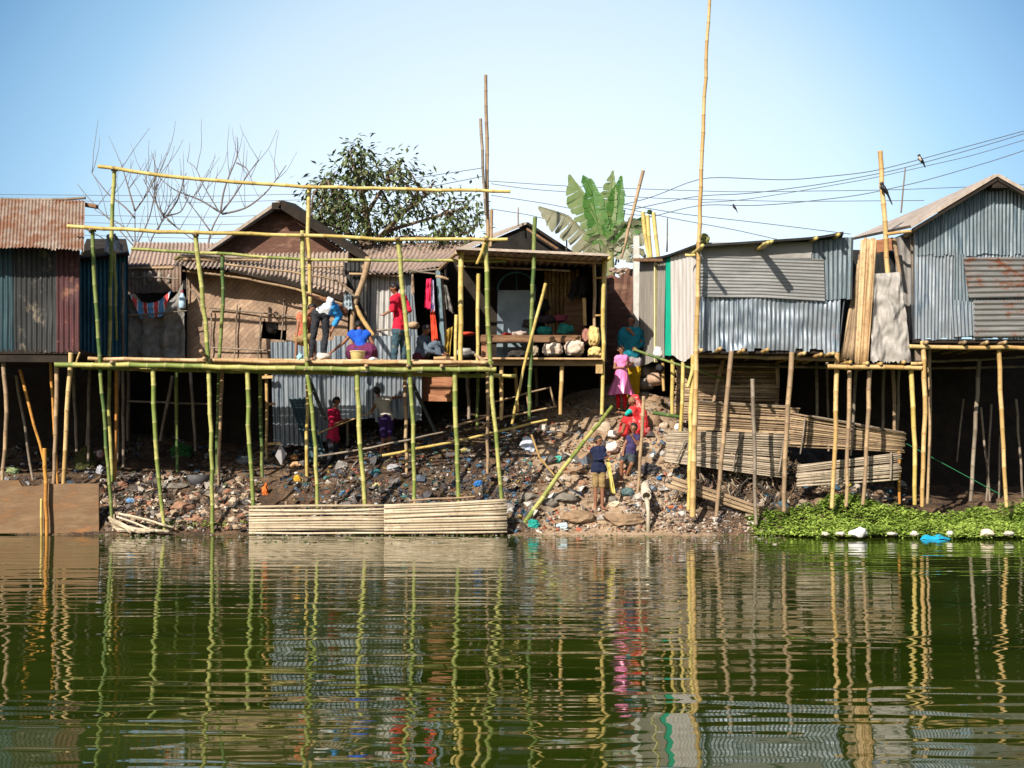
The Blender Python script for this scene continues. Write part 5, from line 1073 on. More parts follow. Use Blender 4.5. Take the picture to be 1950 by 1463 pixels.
for c0 in cl:
    for k in range(rng.randint(22, 36)):
        o_ = Vector((rng.gauss(0, .21), rng.gauss(0, .25), rng.gauss(0, .17))); d = o_+Vector((rng.uniform(-.3, .3), rng.uniform(-.3, .3), rng.uniform(-.45, .1)))
        leafquad(cr, c0+o_, d, Vector((rng.uniform(-.4, .4), rng.uniform(-.4, .4), 1)), rng.uniform(.15, .27), rng.uniform(.065, .11), droop=.15)
cr.build('crown', LEAFD, T)
TW = M('twig_grey', (.20, .175, .17), (.14, .12, .12), 8, .9)
def bare(label, Y, lines, seed, base, ntw):
    t = thing('bare_tree', label, 'tree', P(*base, Y), 'bare trees behind the low shed'); rng = random.Random(seed); mb = MB(); pts_all = []
    for i, (r0, pts) in enumerate(lines):
        q = smooth_poly(PL(Y+(rng.uniform(-.5, .5) if i else 0), *pts), 14); n_ = len(q)-1
        mb.tube(q, [r0*.58*(1-.75*k/n_)+.004 for k in range(n_+1)], 6); pts_all += q[3:]
    for k in range(ntw):
        p = rng.choice(pts_all); a = rng.uniform(.25, 2.6); L = rng.uniform(.5, 1.6)
        d = Vector((cos(a)*.8, rng.uniform(-.4, .4), abs(sin(a))+.35)).normalized(); q = [p]
        for j in range(5): d = (d+Vector((rng.uniform(-.18, .18), rng.uniform(-.1, .1), .14))).normalized(); q.append(q[-1]+d*L/5)
        mb.tube(q, [.008*(1-.6*j/5)+.002 for j in range(6)], 4)
    mb.build('trunk', TW, t, smooth=True)
bare('leafless tree with a forked trunk nearest the rusty awning', 10, [(.06, [(258, 560), (257, 470), (257, 402)]), (.045, [(257, 402), (245, 360), (232, 315), (228, 305)]), (.035, [(257, 402), (280, 370), (297, 335), (300, 320)]), (.04, [(256, 415), (240, 395), (205, 370), (175, 330)]), (.03, [(256, 470), (215, 425), (170, 380), (147, 350)]), (.03, [(254, 460), (235, 430), (180, 400)]), (.03, [(262, 462), (284, 420), (300, 350), (305, 325)])], 3, (258, 560), 26)
bare('leafless tree with wide crooked limbs in the middle', 11, [(.06, [(270, 560), (285, 460), (305, 425), (315, 415)]), (.045, [(315, 415), (340, 380), (350, 340), (355, 330)]), (.04, [(313, 415), (290, 375), (272, 340)]), (.04, [(318, 418), (345, 440), (375, 462)]), (.035, [(315, 412), (345, 405), (362, 370)]), (.03, [(330, 428), (300, 395), (290, 350)]), (.03, [(300, 440), (320, 395), (345, 365), (358, 345)])], 4, (270, 560), 26)
bare('leafless tree with a long upright limb beside the mud gable', 10.5, [(.09, [(388, 560), (397, 455), (410, 418), (420, 405)]), (.05, [(420, 405), (425, 365), (440, 325), (454, 298), (452, 262)]), (.045, [(420, 407), (445, 375), (470, 335), (492, 305)]), (.045, [(423, 408), (470, 398), (510, 365), (545, 315)]), (.045, [(415, 402), (385, 382), (330, 362), (305, 340)]), (.035, [(400, 440), (375, 405), (350, 375)]), (.03, [(418, 405), (385, 350), (372, 315), (357, 308)]), (.03, [(450, 310), (470, 320), (480, 345)])], 5, (388, 560), 34)

# banana
YB = 5.6; T = thing('banana_plant', 'banana plant with tall torn leaves beside the stall roof', 'banana plant', P(1165, 700, YB))
mb = MB(); q = smooth_poly(PL(YB, (1168, 720), (1165, 560), (1162, 478)), 10); mb.tube(q, [.16, .155, .15, .145, .14, .13, .12, .11, .1, .09, .08], 12); mb.build('stem', M('banana_stem', (.20, .24, .09), (.14, .12, .06), 4, .7), T, smooth=True)
def leaf_mat(nm, a, b):
    m, nt, bs = node_mat(nm); n = noi(nt, coord(nt), 5, 4); nt.links.new(ramp(nt, n, [(.3, a), (.62, b), (.76, (.24, .19, .07))]), bs.inputs['Base Color']); bs.inputs['Roughness'].default_value = .42
    tr_ = nt.nodes.new('ShaderNodeBsdfTranslucent'); tr_.inputs[0].default_value = (*[x*1.6 for x in b], 1); ms = nt.nodes.new('ShaderNodeMixShader'); ms.inputs[0].default_value = .3
    out = nt.nodes['Material Output']; nt.links.new(bs.outputs[0], ms.inputs[1]); nt.links.new(tr_.outputs[0], ms.inputs[2]); nt.links.new(ms.outputs[0], out.inputs[0]); return m
BG = leaf_mat('banana_green', (.04, .14, .025), (.09, .22, .04)); BG2 = leaf_mat('banana_pale', (.14, .22, .07), (.22, .29, .12)); BD = leaf_mat('banana_dry', (.20, .21, .13), (.30, .30, .20))
def bleaf(pts, w, mat, side, seed, fold=.35, tear=.3, dys=0):
    """midrib through photo pixels; blade built of torn strips on both sides"""
    rng = random.Random(seed); mb = MB(); n_ = 64; w = w*1.18; q = smooth_poly(PL(YB, *pts), n_)
    q = [p+Vector((0, dys*(i/n_), 0)) for i, p in enumerate(q)]
    mb.tube(q, [.03*(1-.8*i/n_)+.004 for i in range(n_+1)], 6)
    for sgn, ws in ((1, side[0]), (-1, side[1])):
        i = 3; drop = 0
        while i < n_:
            k = min(n_, i+rng.choice((1, 2, 2, 3, 4, 6))); drop = rng.uniform(-.12, .35)*tear*2; cut = rng.uniform(.82, 1.05)
            rows = []
            for j in range(i, k+1):
                t = j/n_; ww = w*ws*min(1, (t+.05)*5)*min(1, (1-t)*3.2+.12)
                tg = (q[min(j+1, n_)]-q[max(j-1, 0)]).normalized(); s = tg.cross(Vector((0, -1, 0))).normalized()*sgn
                tilt = fold+drop; out = (s*cos(tilt)+Vector((0, -.55, -.75)).normalized()*sin(tilt)*.9).normalized()
                shr = (1-.12*tear*2) if j in (i, k) and tear else 1
                rows.append([q[j]+out*ww*f*shr*cut+tg*ww*.28*f*f-Vector((0, 0, .22*ww*f*f*(.4+tear))) for f in (0, .3, .6, .8, 1)])
            mb.grid(rows); i = k if rng.random() > tear else k
    return mb.build('leaf', mat, T, smooth=True)
bleaf([(1160, 485), (1140, 430), (1110, 375), (1085, 332)], .36, BG2, (.25, 1.0), 1, .2, .25)
bleaf([(1160, 480), (1140, 440), (1130, 390), (1124, 340)], .33, BG, (.75, .7), 2, .3, .2)
bleaf([(1162, 480), (1160, 420), (1162, 370), (1168, 325)], .28, BG2, (.55, .8), 3, .2, .45)
bleaf([(1158, 480), (1168, 430), (1178, 380), (1184, 335)], .32, BG, (.45, .75), 4, .25, .3)
bleaf([(1155, 485), (1170, 440), (1172, 405), (1178, 375)], .3, BG, (.7, .7), 14, .2, .1)
bleaf([(1158, 485), (1120, 450), (1080, 412), (1026, 393)], .42, BD, (.12, .95), 5, .35, .5)
bleaf([(1160, 488), (1170, 450), (1195, 428), (1216, 440), (1222, 468)], .3, BD, (.7, .8), 6, .5, .5)
bleaf([(1158, 490), (1140, 455), (1128, 470), (1126, 492)], .3, BD, (.7, .7), 7, .5, .5)
bleaf([(1165, 490), (1190, 465), (1205, 475), (1210, 500)], .3, BD, (.8, .8), 8, .5, .4)
bleaf([(1165, 488), (1195, 440), (1225, 420), (1232, 440)], .25, BG, (.7, .7), 9, .4, .3)
bleaf([(1127, 372), (1118, 350), (1110, 334)], .14, BG, (.7, .7), 10, .2, .1)

# ------------------------------------------------------------------ poles, wires and birds against the sky
lone_pole('tall_pole', OLD, PL(2.9, (925, 143), (927, 280), (929, 460), (930, 690)), .075, 'tall brown pole rising beside the stall with a darker stick tied to it', taper=.7, flip=True)
lone_pole('thin_stick', GREY, PL(2.8, (915, 226), (919, 300), (925, 410)), .045, 'dark crooked stick tied along the tall brown pole', 'stick')
lone_pole('thin_stick', OLD, PL(2.9, (936, 400), (934, 470)), .05, 'short stick tied to the tall brown pole by the stall roof', 'stick')
WIRE = M('wire_black', (.10, .115, .14), None, 5, .6, 0)
def wire(pts, label, Y=11, r=.012):
    mb = MB(); mb.tube(smooth_poly(PL(Y, *pts), 40), r, 4); lone(mb, 'power_line', WIRE, label, 'power line', 'power lines')
wire([(2000, 236), (1850, 277), (1755, 303), (1660, 328), (1500, 344), (1335, 336), (1240, 378), (1140, 400)], 'upper power line carrying the perched bird over the tin house', 11, .014)
wire([(2000, 240), (1850, 285), (1700, 326), (1560, 352), (1420, 370), (1330, 372), (1200, 400)], 'second power line just beneath the one with a bird', 11, .014)
wire([(2000, 252), (1850, 297), (1660, 340), (1500, 368), (1400, 383), (1330, 386)], 'faint third power line below the pair over the tin house', 12)
wire([(2000, 270), (1900, 304), (1760, 345), (1640, 372), (1500, 388), (1420, 393), (1335, 388), (1240, 414), (1180, 425)], 'lowest sweeping power line behind the cut bamboo pole', 11, .014)
wire([(2000, 350), (1700, 362), (1400, 366), (1100, 356), (930, 345)], 'long level power line crossing behind the tall bamboo pole', 14)
wire([(1760, 382), (1500, 384), (1250, 378), (1000, 360), (935, 350)], 'level power line just under the long level one', 14)
wire([(1180, 395), (1290, 418), (1400, 438), (1480, 456)], 'short power line falling to the dark tin roof', 9)
wire([(1180, 388), (1300, 408), (1450, 425), (1620, 446)], 'thin power line falling towards the matting roof', 9)
wire([(935, 372), (1040, 388), (1100, 400), (1240, 412)], 'thin power line behind the banana leaves', 12)
wire([(935, 398), (1010, 410), (1080, 428), (1190, 440)], 'low thin power line near the drooping banana leaf', 12)
wire([(920, 320), (800, 338), (700, 352)], 'thin line running from the tall brown pole to the tree top', 11)
wire([(920, 336), (820, 356), (700, 372)], 'second thin line from the tall brown pole into the tree', 11)
for i, py in enumerate((372, 383, 410, 424, 436, 448)):
    wire([(-60, py-2), (150, py), (400, py+2+i), (600, py-3)], ['highest faint line behind the bare trees', 'second faint line behind the bare trees', 'third faint line behind the bare trees', 'fourth faint line behind the bare trees', 'fifth faint line low behind the bare trees', 'lowest faint line behind the bare trees'][i], 15, .010)
wire([(150, 430), (190, 450), (230, 480), (255, 505)], 'slack black line sagging beside the rusty awning', 6, .02)
BIRD = M('feather_black', (.012, .012, .015), (.02, .02, .03), 20, .5, 0); BIRDW = M('feather_pale', (.5, .42, .38))
def bird(px, py, Y, s, label, pale, tail):
    t = thing('bird', label, 'bird', P(px, py, Y)); c0 = P(px, py, Y); mb = MB()
    mb.capsule(c0+Vector((-.03, 0, .05))*s, c0+Vector((.05, 0, -.05))*s, .055*s, .035*s); mb.capsule(c0+Vector((-.05, -.01, .12))*s, c0+Vector((-.05, -.01, .12))*s, .04*s, .038*s)
    mb.capsule(c0+Vector((-.08, -.01, .12))*s, c0+Vector((-.12, -.02, .11))*s, .012*s, .004*s)
    mb.capsule(c0+Vector((.06, 0, -.07))*s, c0+Vector((.06+.07*tail, 0, -.07-.16*tail))*s, .024*s, .014*s)
    mb.capsule(c0+Vector((.0, -.04, .02))*s, c0+Vector((.07, -.02, -.09))*s, .03*s, .012*s); mb.build('body', BIRD, t, remesh=.012*s)
    if pale: b = MB(); b.capsule(c0+Vector((-.05, -.03, .06))*s, c0+Vector((-.02, -.04, 0))*s, .035*s, .03*s); b.build('breast', BIRDW, t, smooth=True)
bird(1754, 306, 10.9, 1.15, 'pale breasted bird perched on the upper power line', True, .6)
bird(1684, 362, .1, 1.0, 'black bird with a long forked tail on the cut tan bamboo pole', False, 1.3)
bird(1399, 396, 10.9, .7, 'tiny dark bird hanging below the lowest power line', False, .8)
# ------------------------------------------------------------------ people
def person(label, Y, J, face, H, clothes, hair=(.0, 0), headr=1.0, skirt=None, eyes=True, extras=(), bun=None, vox=.011, curl=.6, mouth=True):
    """J: joints as photo pixels (px, py, extra depth). H: standing height in metres that sets the girths."""
    s = H/1.7; W = {k: P(v[0], v[1], Y+(v[2] if len(v) > 2 else 0)) for k, v in J.items()}
    f = Vector(face).normalized(); head = W['head']; neck = W['neck']; up = (head-neck).normalized(); side = f.cross(up).normalized(); f = up.cross(side).normalized()
    sh = (W['shR']-W['shL']); sd = sh.normalized() if sh.length > .01 else side
    hipw = .085*s
    for k, sg in (('hipL', -1), ('hipR', 1)):
        if k not in W: W[k] = W['pel']+sd*hipw*sg
    chest = (W['shL']+W['shR'])/2; pel = W['pel']; mid = (chest+pel)/2
    if 'mid' in W: mid = W['mid']
    lows = [W[k].z for k in W]; base = Vector((pel.x, pel.y, min(lows)))
    T = thing('person', label, 'person', base)
    B = {}
    B['torso'] = [(W['shL']*.78+chest*.22, mid, .085*s, .088*s), (W['shR']*.78+chest*.22, mid, .085*s, .088*s), (mid, W['hipL'], .095*s, .10*s), (mid, W['hipR'], .095*s, .10*s), (chest, mid, .10*s, .10*s), (mid, pel, .105*s, .105*s), (W['shL'], W['shR'], .062*s, .062*s)]
    B['hips'] = [(W['hipL'], W['hipR'], .105*s, .105*s), (mid.lerp(pel, .6), pel, .10*s, .10*s)]
    B['neck'] = [(chest, neck, .062*s, .05*s), (neck, head, .047*s, .05*s)]
    for q in 'LR':
        B['uarm'+q] = [(W['sh'+q], W['el'+q], .053*s, .042*s)]; B['farm'+q] = [(W['el'+q], W['ha'+q], .041*s, .027*s)]
        if 'kn'+q in W:
            B['thigh'+q] = [(W['hip'+q], W['kn'+q], .088*s, .058*s)]; B['shin'+q] = [(W['kn'+q], W['an'+q].lerp(W['kn'+q], .55), .055*s, .052*s), (W['an'+q].lerp(W['kn'+q], .55), W['an'+q], .052*s, .034*s)]
            to = W.get('to'+q, W['an'+q]+Vector((f.x, f.y, 0)).normalized()*.14*s-Vector((0, 0, .04*s)))
            d = (to-W['an'+q]); B['foot'+q] = [(W['an'+q]-d*.2-Vector((0, 0, .02*s)), to, .036*s, .026*s)]
    def bones(names):
        for n_ in names:
            if n_ in B: yield from B[n_]
            for q in 'LR':
                if n_+q in B: yield from B[n_+q]
    mb = MB()
    for k in B:
        for a, b, ra, rb in B[k]: mb.capsule(a, b, ra, rb)
    hr = .1*s*headr
    mb.capsule(head+up*.03*hr*10-f*.01*hr*10, head+up*.02*hr*10+f*.012*hr*10, hr*.92, hr*.86)               # cranium
    mb.capsule(head-up*.45*hr+f*.28*hr, head-up*.62*hr+f*.34*hr, hr*.62, hr*.46)                             # jaw
    mb.capsule(head+f*.86*hr+up*.08*hr, head+f*1.02*hr-up*.2*hr, hr*.09, hr*.15)                              # nose
    for g in (-1, 1): mb.capsule(head+side*g*.88*hr-up*.05*hr, head+side*g*.95*hr+up*.12*hr-f*.08*hr, hr*.14, hr*.15)
    for q in 'LR':                                                                                        # hands: palm, four fingers, thumb
        h = W['ha'+q]; d = (h-W['el'+q]).normalized(); bend_ = f if abs(d.dot(f)) < .9 else up; p = (bend_-d*bend_.dot(d)).normalized(); w = d.cross(p)
        mb.capsule(h, h+d*.055*s, .026*s, .034*s)
        for i in range(4):
            r0 = h+d*.075*s+w*(i-1.5)*.019*s; L = (.034, .04, .038, .03)[i]*s; k1 = r0+(d*(1-curl*.4)+p*curl*.5).normalized()*L; k2 = k1+(d*(1-curl)+p*curl).normalized()*L*.9
            mb.capsule(r0-d*.02*s, k1, .0105*s, .0098*s); mb.capsule(k1, k2, .0098*s, .0085*s)
        t0 = h+d*.025*s+w*.026*s; t1 = t0+(w*.8+d*.5+p*.4).normalized()*.042*s; mb.capsule(t0, t1, .013*s, .011*s); mb.capsule(t1, t1+(d+p*.5).normalized()*.03*s, .011*s, .009*s)
    mb.build('body', SKIN, T, remesh=vox)
    if hair is not None:
        hb = MB(); hb.capsule(head+up*.46*hr-f*.10*hr, head+up*.2*hr-f*.28*hr, hr*.96, hr*.97); hb.capsule(head+up*.1*hr-f*.42*hr, head-up*.25*hr-f*.4*hr, hr*.75, hr*.6)
        for g in (-1, 1): hb.capsule(head+side*g*.55*hr+up*.45*hr+f*.05*hr, head+side*g*.62*hr+up*.1*hr-f*.3*hr, hr*.42, hr*.38)
        if bun: hb.capsule(head-f*1.1*hr+up*bun*hr, head-f*1.15*hr+up*(bun-.2)*hr, hr*.45, hr*.42)
        hb.build('hair', HAIR, T, remesh=.012, wrinkle=.006)
    if eyes:
        for g in (-1, 1):
            e = MB(); c0 = head+f*.86*hr+side*g*.36*hr+up*.12*hr; e.capsule(c0-side*.07*hr, c0+side*.07*hr, hr*.12, hr*.12, 8); e.build('eye', M('eye_dark', (.015, .012, .012), None, 5, .3, 0), T, smooth=True)
        if mouth: e = MB(); c0 = head+f*.80*hr-up*.5*hr; e.capsule(c0-side*.18*hr, c0+side*.18*hr, hr*.1, hr*.1, 8); e.build('mouth', M('lip', (.20, .06, .05), None, 5, .5, 0), T, smooth=True)
    for nm, mt, parts, k, pad in clothes:
        cb = MB()
        for a, b, ra, rb in bones(parts): cb.capsule(a, b if not nm.startswith(('shorts', 'short_')) else a.lerp(b, .8), ra*k+pad, rb*k+pad)
        cb.build(nm, mt, T, remesh=.013, wrinkle=.014)
    for nm, mt, caps in extras:
        cb = MB()
        for a, b, ra, rb in caps:
            cb.capsule(P(a[0], a[1], Y+(a[2] if len(a) > 2 else 0)), P(b[0], b[1], Y+(b[2] if len(b) > 2 else 0)), ra, rb)
        cb.build(nm, mt, T, remesh=.014, wrinkle=.016)
    if skirt:
        nm, mt, rings, folds = skirt; cb = MB(); rows = []; n_ = 48
        rr = smooth_poly([P(a, b, Y)+Vector((0, 0, 0)) for a, b, w_ in rings], 14); ws = np.interp(np.linspace(0, 1, 15), np.linspace(0, 1, len(rings)), [w_ for a, b, w_ in rings])
        for i, c0 in enumerate(rr):
            t = i/14; rows.append([c0+Vector((cos(2*pi*k/n_)*ws[i]*(1+.10*t*sin(folds*2*pi*k/n_+t)), sin(2*pi*k/n_)*ws[i]*.8*(1+.10*t*sin(folds*2*pi*k/n_+t)), .012*t*sin(3*2*pi*k/n_))) for k in range(n_+1)])
        cb.grid(rows); inner = [[p.lerp(rr[i], .04) for p in r] for i, r in enumerate(rows)]; cb.grid([list(reversed(r)) for r in inner]); cb.build(nm, mt, T, smooth=True)
    return T
C_ = lambda n, c, c2=None: cloth(n, c, c2)
NAVY = C_('navy', (.012, .018, .06), (.008, .012, .035)); BLU = C_('cobalt', (.01, .10, .62), (.01, .07, .45)); RED = C_('red', (.62, .012, .045), (.48, .01, .035)); REDD = C_('crimson', (.50, .015, .07), (.36, .01, .05))
TROU = C_('trousers_black', (.014, .016, .024), (.03, .032, .04)); PURP = C_('plum', (.16, .03, .10), (.09, .016, .06)); DEN = C_('denim', (.11, .15, .2), (.06, .08, .12)); TEALC = C_('teal', (.01, .24, .32), (.008, .14, .22)); GRYC = C_('grey', (.36, .32, .34), (.26, .22, .25))
MUST = C_('mustard_yellow', (.55, .36, .01), (.42, .26, .01)); PINK = C_('pink', (.74, .16, .40), (.72, .26, .50)); LEGG = C_('leg_red', (.60, .012, .02), (.5, .01, .02)); KHA = C_('khaki', (.32, .22, .10), (.22, .15, .07)); VEST = C_('vest', (.55, .52, .48), (.42, .40, .37)); INDI = C_('indigo', (.05, .02, .13), (.03, .015, .08))
DIRTY = M('jeans_dirty', (.06, .13, .17), (.03, .07, .10), 6, .9, .3, c3=(.24, .22, .14), lo=.3, hi=.75)
m, nt, bs = node_mat('shirt_white_blue'); sp = nt.nodes.new('ShaderNodeSeparateXYZ'); nt.links.new(coord(nt), sp.inputs[0])
ad = nt.nodes.new('ShaderNodeMath'); ad.operation = 'MULTIPLY_ADD'; ad.inputs[1].default_value = -.35; nt.links.new(sp.outputs[2], ad.inputs[0]); nt.links.new(sp.outputs[0], ad.inputs[2])
mp = nt.nodes.new('ShaderNodeMapRange'); mp.inputs[1].default_value = -.75; mp.inputs[2].default_value = .25; nt.links.new(ad.outputs[0], mp.inputs[0])
nt.links.new(ramp(nt, mp.outputs[0], [(.59, (.72, .76, .80)), (.64, (.03, .28, .70))]), bs.inputs['Base Color']); bs.inputs['Roughness'].default_value = .9; WB = m
m, nt, bs = node_mat('sari_red'); n = noi(nt, coord(nt), 9, 3); nt.links.new(ramp(nt, n, [(.4, (.58, .02, .025)), (.56, (.55, .03, .04)), (.62, (.62, .30, .26)), (.7, (.4, .02, .05))]), bs.inputs['Base Color']); bs.inputs['Roughness'].default_value = .85; SARI = m
m, nt, bs = node_mat('check_orange'); n = noi(nt, coord(nt), 14, 3); nt.links.new(ramp(nt, n, [(.4, (.50, .14, .07)), (.55, (.42, .10, .05)), (.62, (.5, .36, .2))]), bs.inputs['Base Color']); bs.inputs['Roughness'].default_value = .9; CHK = m

person('person in a white and blue shirt and black trousers bending over on the deck', .9,
  dict(head=(655, 592, .32), neck=(648, 583, .2), shL=(627, 572, -.05), shR=(646, 602, .15), pel=(608, 597), mid=(628, 583, .02), hipL=(603, 598, -.02), hipR=(619, 600, .04), knL=(597, 637, -.05), anL=(592, 680, 0), knR=(620, 637, .05), anR=(616, 678, .05),
       elL=(607, 567, -.1), haL=(590, 563, -.3), elR=(637, 618, .1), haR=(631, 632, .05), toL=(598, 687, -.05), toR=(624, 685, 0)), (.8, .3, -.6), 1.5,
  [('shirt', WB, ['torso'], 1.12, .008), ('shirt_sleeve', WB, ['uarmR'], 1.25, .01), ('trousers', TROU, ['hips', 'thigh', 'shin'], 1.12, .012)], eyes=False)
person('person in an orange check shirt crouching behind the third green post', 1.15,
  dict(head=(594, 588, .0), neck=(588, 597), shL=(570, 603, -.02), shR=(588, 607, .1), pel=(573, 648), knL=(597, 640, -.1), anL=(600, 678, -.1), knR=(590, 645, .15), anR=(594, 680, .15), elL=(565, 640, -.1), haL=(563, 680, -.15), elR=(590, 640, .15), haR=(595, 665, .1)), (.8, -.5, -.2), 1.4,
  [('shirt', CHK, ['torso'], 1.12, .012), ('shorts', KHA, ['hips', 'thigh'], 1.12, .012)], eyes=False)
person('person in a cobalt blue top and plum skirt squatting on the deck, back turned', .9,
  dict(head=(683, 621, .2), neck=(684, 630, .1), shL=(668, 637, .0), shR=(700, 637, .05), pel=(688, 668, -.05), knL=(668, 668, .25), anL=(674, 684, .1), knR=(708, 668, .25), anR=(704, 684, .1), elL=(655, 652, .0), haL=(630, 672, -.1), elR=(711, 656, .05), haR=(713, 678, .1)), (0, 1, -.4), 1.45,
  [('top', BLU, ['torso'], 1.14, .012)], eyes=False, extras=[('skirt', PURP, [((675, 668), (702, 668), .17, .17), ((672, 674, .2), (706, 674, .2), .15, .15), ((680, 680), (700, 680), .13, .13)])])
person('person in a red shirt and dirty jeans standing on the deck facing the tin shack', 1.5,
  dict(head=(751, 550), neck=(755, 560, .02), shL=(750, 571, -.14), shR=(768, 569, .14), pel=(761, 630), hipL=(757, 632, -.06), hipR=(766, 632, .07), knL=(752, 660, -.06), anL=(750, 690, -.06), knR=(769, 660, .08), anR=(769, 690, .08), elL=(747, 590, -.22), haL=(735, 597, -.2), elR=(779, 590, .05), haR=(768, 607, -.05)), (-.95, -.25, -.15), 1.62,
  [('shirt', RED, ['torso'], 1.14, .014), ('shirt_sleeve', RED, ['uarm'], 1.3, .012), ('jeans', DIRTY, ['hips', 'thigh', 'shin'], 1.16, .014)])
person('person in grey blue clothes sitting hunched before the orange garment', 2.2,
  dict(head=(812, 629, -.05), neck=(807, 639), shL=(800, 648, -.1), shR=(812, 646, .14), pel=(800, 680), knL=(828, 654, -.12), anL=(842, 684, -.1), knR=(834, 656, .12), anR=(848, 684, .12), elL=(816, 668, -.2), haL=(840, 675, -.2), elR=(828, 664, .1), haR=(845, 672, .05)), (.8, -.5, -.4), 1.55,
  [('shirt', DEN, ['torso', 'uarm', 'farm'], 1.14, .01), ('lungi', C_('lungi_dark', (.10, .02, .03), (.05, .015, .02)), ['hips'], 1.2, .02), ('trousers', DEN, ['thigh', 'shin'], 1.12, .01)], eyes=False)
person('boy in a crimson shirt standing in the shade beneath the deck', 2.3,
  dict(head=(641, 765), neck=(638, 777), shL=(630, 786, -.1), shR=(641, 786, .1), pel=(634, 838), knL=(632, 862, -.06), anL=(622, 888, -.06), knR=(636, 864, .08), anR=(632, 890, .08), elL=(634, 810, -.14), haL=(650, 803, -.12), elR=(646, 806, .1), haR=(656, 800, .05)), (.95, -.2, -.1), 1.38,
  [('shirt', REDD, ['torso'], 1.14, .014), ('shirt_sleeve', REDD, ['uarm'], 1.25, .01), ('trousers', TROU, ['hips', 'thigh', 'shin'], 1.1, .012)], eyes=False)
person('boy in a pale vest and purple shorts working with his back turned under the deck', 2.5,
  dict(head=(718, 745), neck=(722, 757), shL=(717, 765), shR=(741, 760), pel=(736, 798), knL=(730, 838), anL=(723, 874), knR=(741, 834, .1), anR=(739, 866, .15), elL=(711, 778, .05), haL=(706, 785, .15), elR=(752, 757, .1), haR=(766, 756, .25), toL=(712, 884, -.05), toR=(744, 874, 0)), (-.4, .9, -.1), 1.42,
  [('vest', VEST, ['torso'], 1.1, .01), ('shorts', INDI, ['hips', 'thigh'], 1.14, .016)], eyes=False)
person('woman in a teal shawl and yellow trousers standing by the grey tin wall', 3.3,
  dict(head=(1201, 612), neck=(1201, 624), shL=(1186, 632), shR=(1217, 632), pel=(1204, 690), knL=(1199, 728), anL=(1199, 766), knR=(1211, 728), anR=(1211, 766), elL=(1182, 655, -.06), haL=(1204, 662, -.2), elR=(1222, 652, -.1), haR=(1201, 632, -.16)), (-.15, -1, -.1), 1.78,
  [('tunic', GRYC, ['hips'], 1.15, .03), ('tunic_top', TEALC, ['torso'], 1.08, .015), ('trousers', MUST, ['thigh', 'shin'], 1.15, .02)], bun=.3,
  extras=[('shawl', TEALC, [((1188, 636), (1215, 636), .13, .13), ((1186, 638), (1184, 656, -.05), .12, .095), ((1217, 638), (1221, 655, -.06), .12, .095), ((1190, 644, -.05), (1205, 664, -.08), .16, .15), ((1212, 644, -.05), (1198, 662, -.06), .15, .14), ((1194, 668, -.04), (1208, 676, -.04), .15, .13)])])
person('girl in a shiny pink dress and red leggings standing on the bank', 2.7,
  dict(head=(1183, 667), neck=(1184, 676), shL=(1174, 684), shR=(1193, 683), pel=(1183, 720), knL=(1177, 750), anL=(1177, 777), knR=(1190, 751), anR=(1190, 778), elL=(1170, 701, -.04), haL=(1188, 700, -.16), elR=(1196, 698, -.06), haR=(1202, 694, -.2)), (.2, -1, -.05), 1.28,
  [('bodice', PINK, ['torso'], 1.08, .012), ('leggings', LEGG, ['thigh', 'shin'], 1.05, .008)], headr=1.1, bun=.0,
  skirt=('skirt', M('satin_pink', (.74, .15, .40), (.74, .24, .48), 4, .35, .1, spec=.5), [(1184, 702, .13), (1184, 712, .15), (1183, 732, .21), (1182, 752, .27)], 9),
  extras=[('puff_sleeve', PINK, [((1174, 685), (1172, 690), .06, .055)]), ('puff_sleeve', PINK, [((1193, 684), (1195, 690), .06, .055)])])
person('woman wrapped in a red sari sitting on the bank facing sideways', 2.0,
  dict(head=(1204, 765, -.03), neck=(1209, 775), shL=(1203, 782, -.12), shR=(1222, 782, .12), pel=(1218, 815), knL=(1192, 800, -.12), anL=(1185, 822, -.1), knR=(1198, 802, .14), anR=(1190, 824, .1), elL=(1194, 788, -.2), haL=(1182, 786, -.22), elR=(1200, 796, .1), haR=(1184, 800, -.1)), (-.9, -.4, -.2), 1.5,
  [('blouse', SARI, ['torso'], 1.12, .016), ('blouse_sleeve', C_('turquoise', (.01, .42, .38), (.01, .3, .28)), ['uarmL'], 1.25, .008)], hair=None, mouth=False,
  extras=[('sari', SARI, [((1218, 812), (1194, 800, -.1), .17, .12), ((1216, 815, .1), (1198, 803, .12), .17, .12), ((1194, 803), (1188, 822), .13, .12), ((1218, 815), (1226, 820), .19, .14), ((1222, 786), (1222, 810), .11, .15)]),
          ('veil', SARI, [((1209, 760, .03), (1214, 768, .04), .105, .10), ((1213, 768, .03), (1220, 784, .02), .09, .10)])])
person('boy in a navy top and khaki shorts standing on the bank with a yellow cloth', .75,
  dict(head=(1140, 840), neck=(1139, 851), shL=(1130, 858), shR=(1149, 857), pel=(1140, 895), knL=(1134, 932), anL=(1134, 964), knR=(1147, 932), anR=(1147, 966), elL=(1133, 876, -.06), haL=(1151, 873, -.2), elR=(1152, 870, -.06), haR=(1157, 866, -.2), toL=(1135, 970, -.08), toR=(1156, 970, -.1)), (.65, -.75, -.15), 1.3,
  [('top', NAVY, ['torso'], 1.1, .02), ('sleeve', NAVY, ['uarm', 'farm'], 1.12, .008), ('shorts', KHA, ['thigh'], 1.12, .018), ('waistband', C_('band_pink', (.5, .03, .15)), ['hips'], .98, .012)], headr=1.1, mouth=True)
mb = MB(); drape(mb, PL(.62, (1163, 938), (1172, 940), (1160, 874), (1154, 876)), 8, 14, .03, 3, .02, 2)
lone(mb, 'yellow_cloth', C_('lemon', (.52, .46, .20), (.62, .52, .12)), 'pale yellow cloth held by the boy in navy', 'cloth', smooth=True)
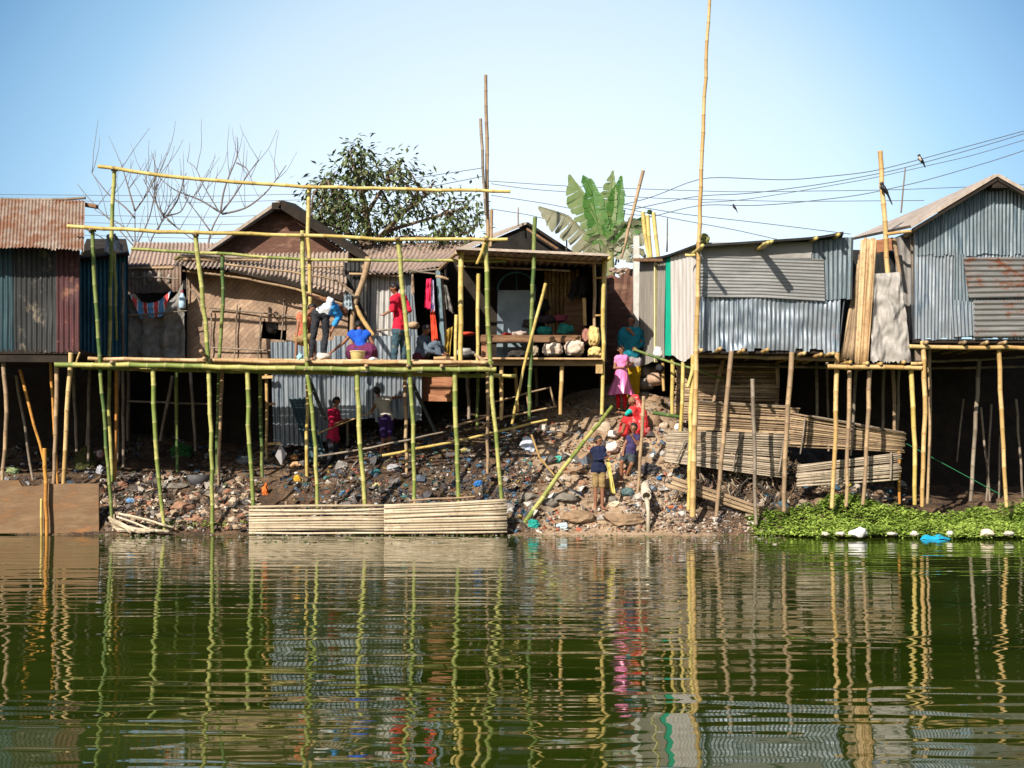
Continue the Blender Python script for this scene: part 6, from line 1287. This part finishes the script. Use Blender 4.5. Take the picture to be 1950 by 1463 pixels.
person('boy in a dark printed shirt and shorts sitting on rocks with hand at mouth', 1.35,
  dict(head=(1207, 816), neck=(1206, 827), shL=(1197, 834), shR=(1215, 835), pel=(1197, 868, .05), mid=(1203, 850), knL=(1184, 880, -.2), anL=(1183, 915, -.1), knR=(1203, 884, -.2), anR=(1192, 908, -.05), elL=(1189, 848, -.02), haL=(1187, 862, -.1), elR=(1214, 847, -.1), haR=(1204, 832, -.14), toL=(1177, 924, -.12), toR=(1188, 914, -.1)), (-.35, -.9, -.15), 1.3,
  [('shirt', M('print_shirt', (.035, .025, .09), (.05, .04, .12), 8, .9, .2, c3=(.4, .4, .45), lo=.4, hi=.85), ['torso'], 1.12, .012), ('shorts', C_('short_grey', (.03, .045, .055), (.06, .07, .08)), ['hips', 'thigh'], 1.16, .016)], headr=1.1)
# goods on the deck
T = thing('yellow_tub', 'round yellow plastic tub on the deck beside the squatting woman', 'tub', P(681, 690, .35))
mb = MB(); c0 = P(681, 688, .35); mb.tube([c0+Vector((0, 0, z)) for z in (0, .02, .17, .19, .19)], [.10, .12, .145, .152, .13], 18); mb.build('tub', M('tub_yellow', (.62, .50, .22), (.5, .4, .16), 5, .5, .1), T, smooth=True)
mb = MB(); mb.tube([c0+Vector((.15*cos(a), .15*sin(a), .185)) for a in [2*pi*k/18 for k in range(19)]], .012, 5); mb.build('rim', M('tub_rim', (.7, .6, .32)), T, smooth=True)
for i, (px, py, w_, h_, c, lb) in enumerate(((614, 681, 15, 10, (.62, .55, .50), 'pinkish white sack on the deck by the bending person'), (711, 686, 9, 6, (.66, .66, .7), 'small white printed packet on the deck past the yellow tub'), (728, 688, 10, 4, (.5, .34, .2), 'tan cloth scraps on the deck before the man in red'), (572, 683, 6, 11, (.30, .52, .60), 'blue and green bottle shaped packet by the third green post'))):
    s_ = sc(.3); mb = MB(); blob_mesh(mb, P(px, py, .3), (w_/s_, .12, h_/s_), 200+i, .3, sagz=.2); lone(mb, 'packet', cloth('pk%d' % i, c, tuple(x*.7 for x in c)), lb, 'packet', smooth=True)
blob('tan_bundle', P(787, 620, 2.4), (.14, .12, .08), cloth('bundle_tan', (.46, .34, .22), (.3, .2, .13)), 'tan folded bundle behind the man in red', 'bundle', 6)
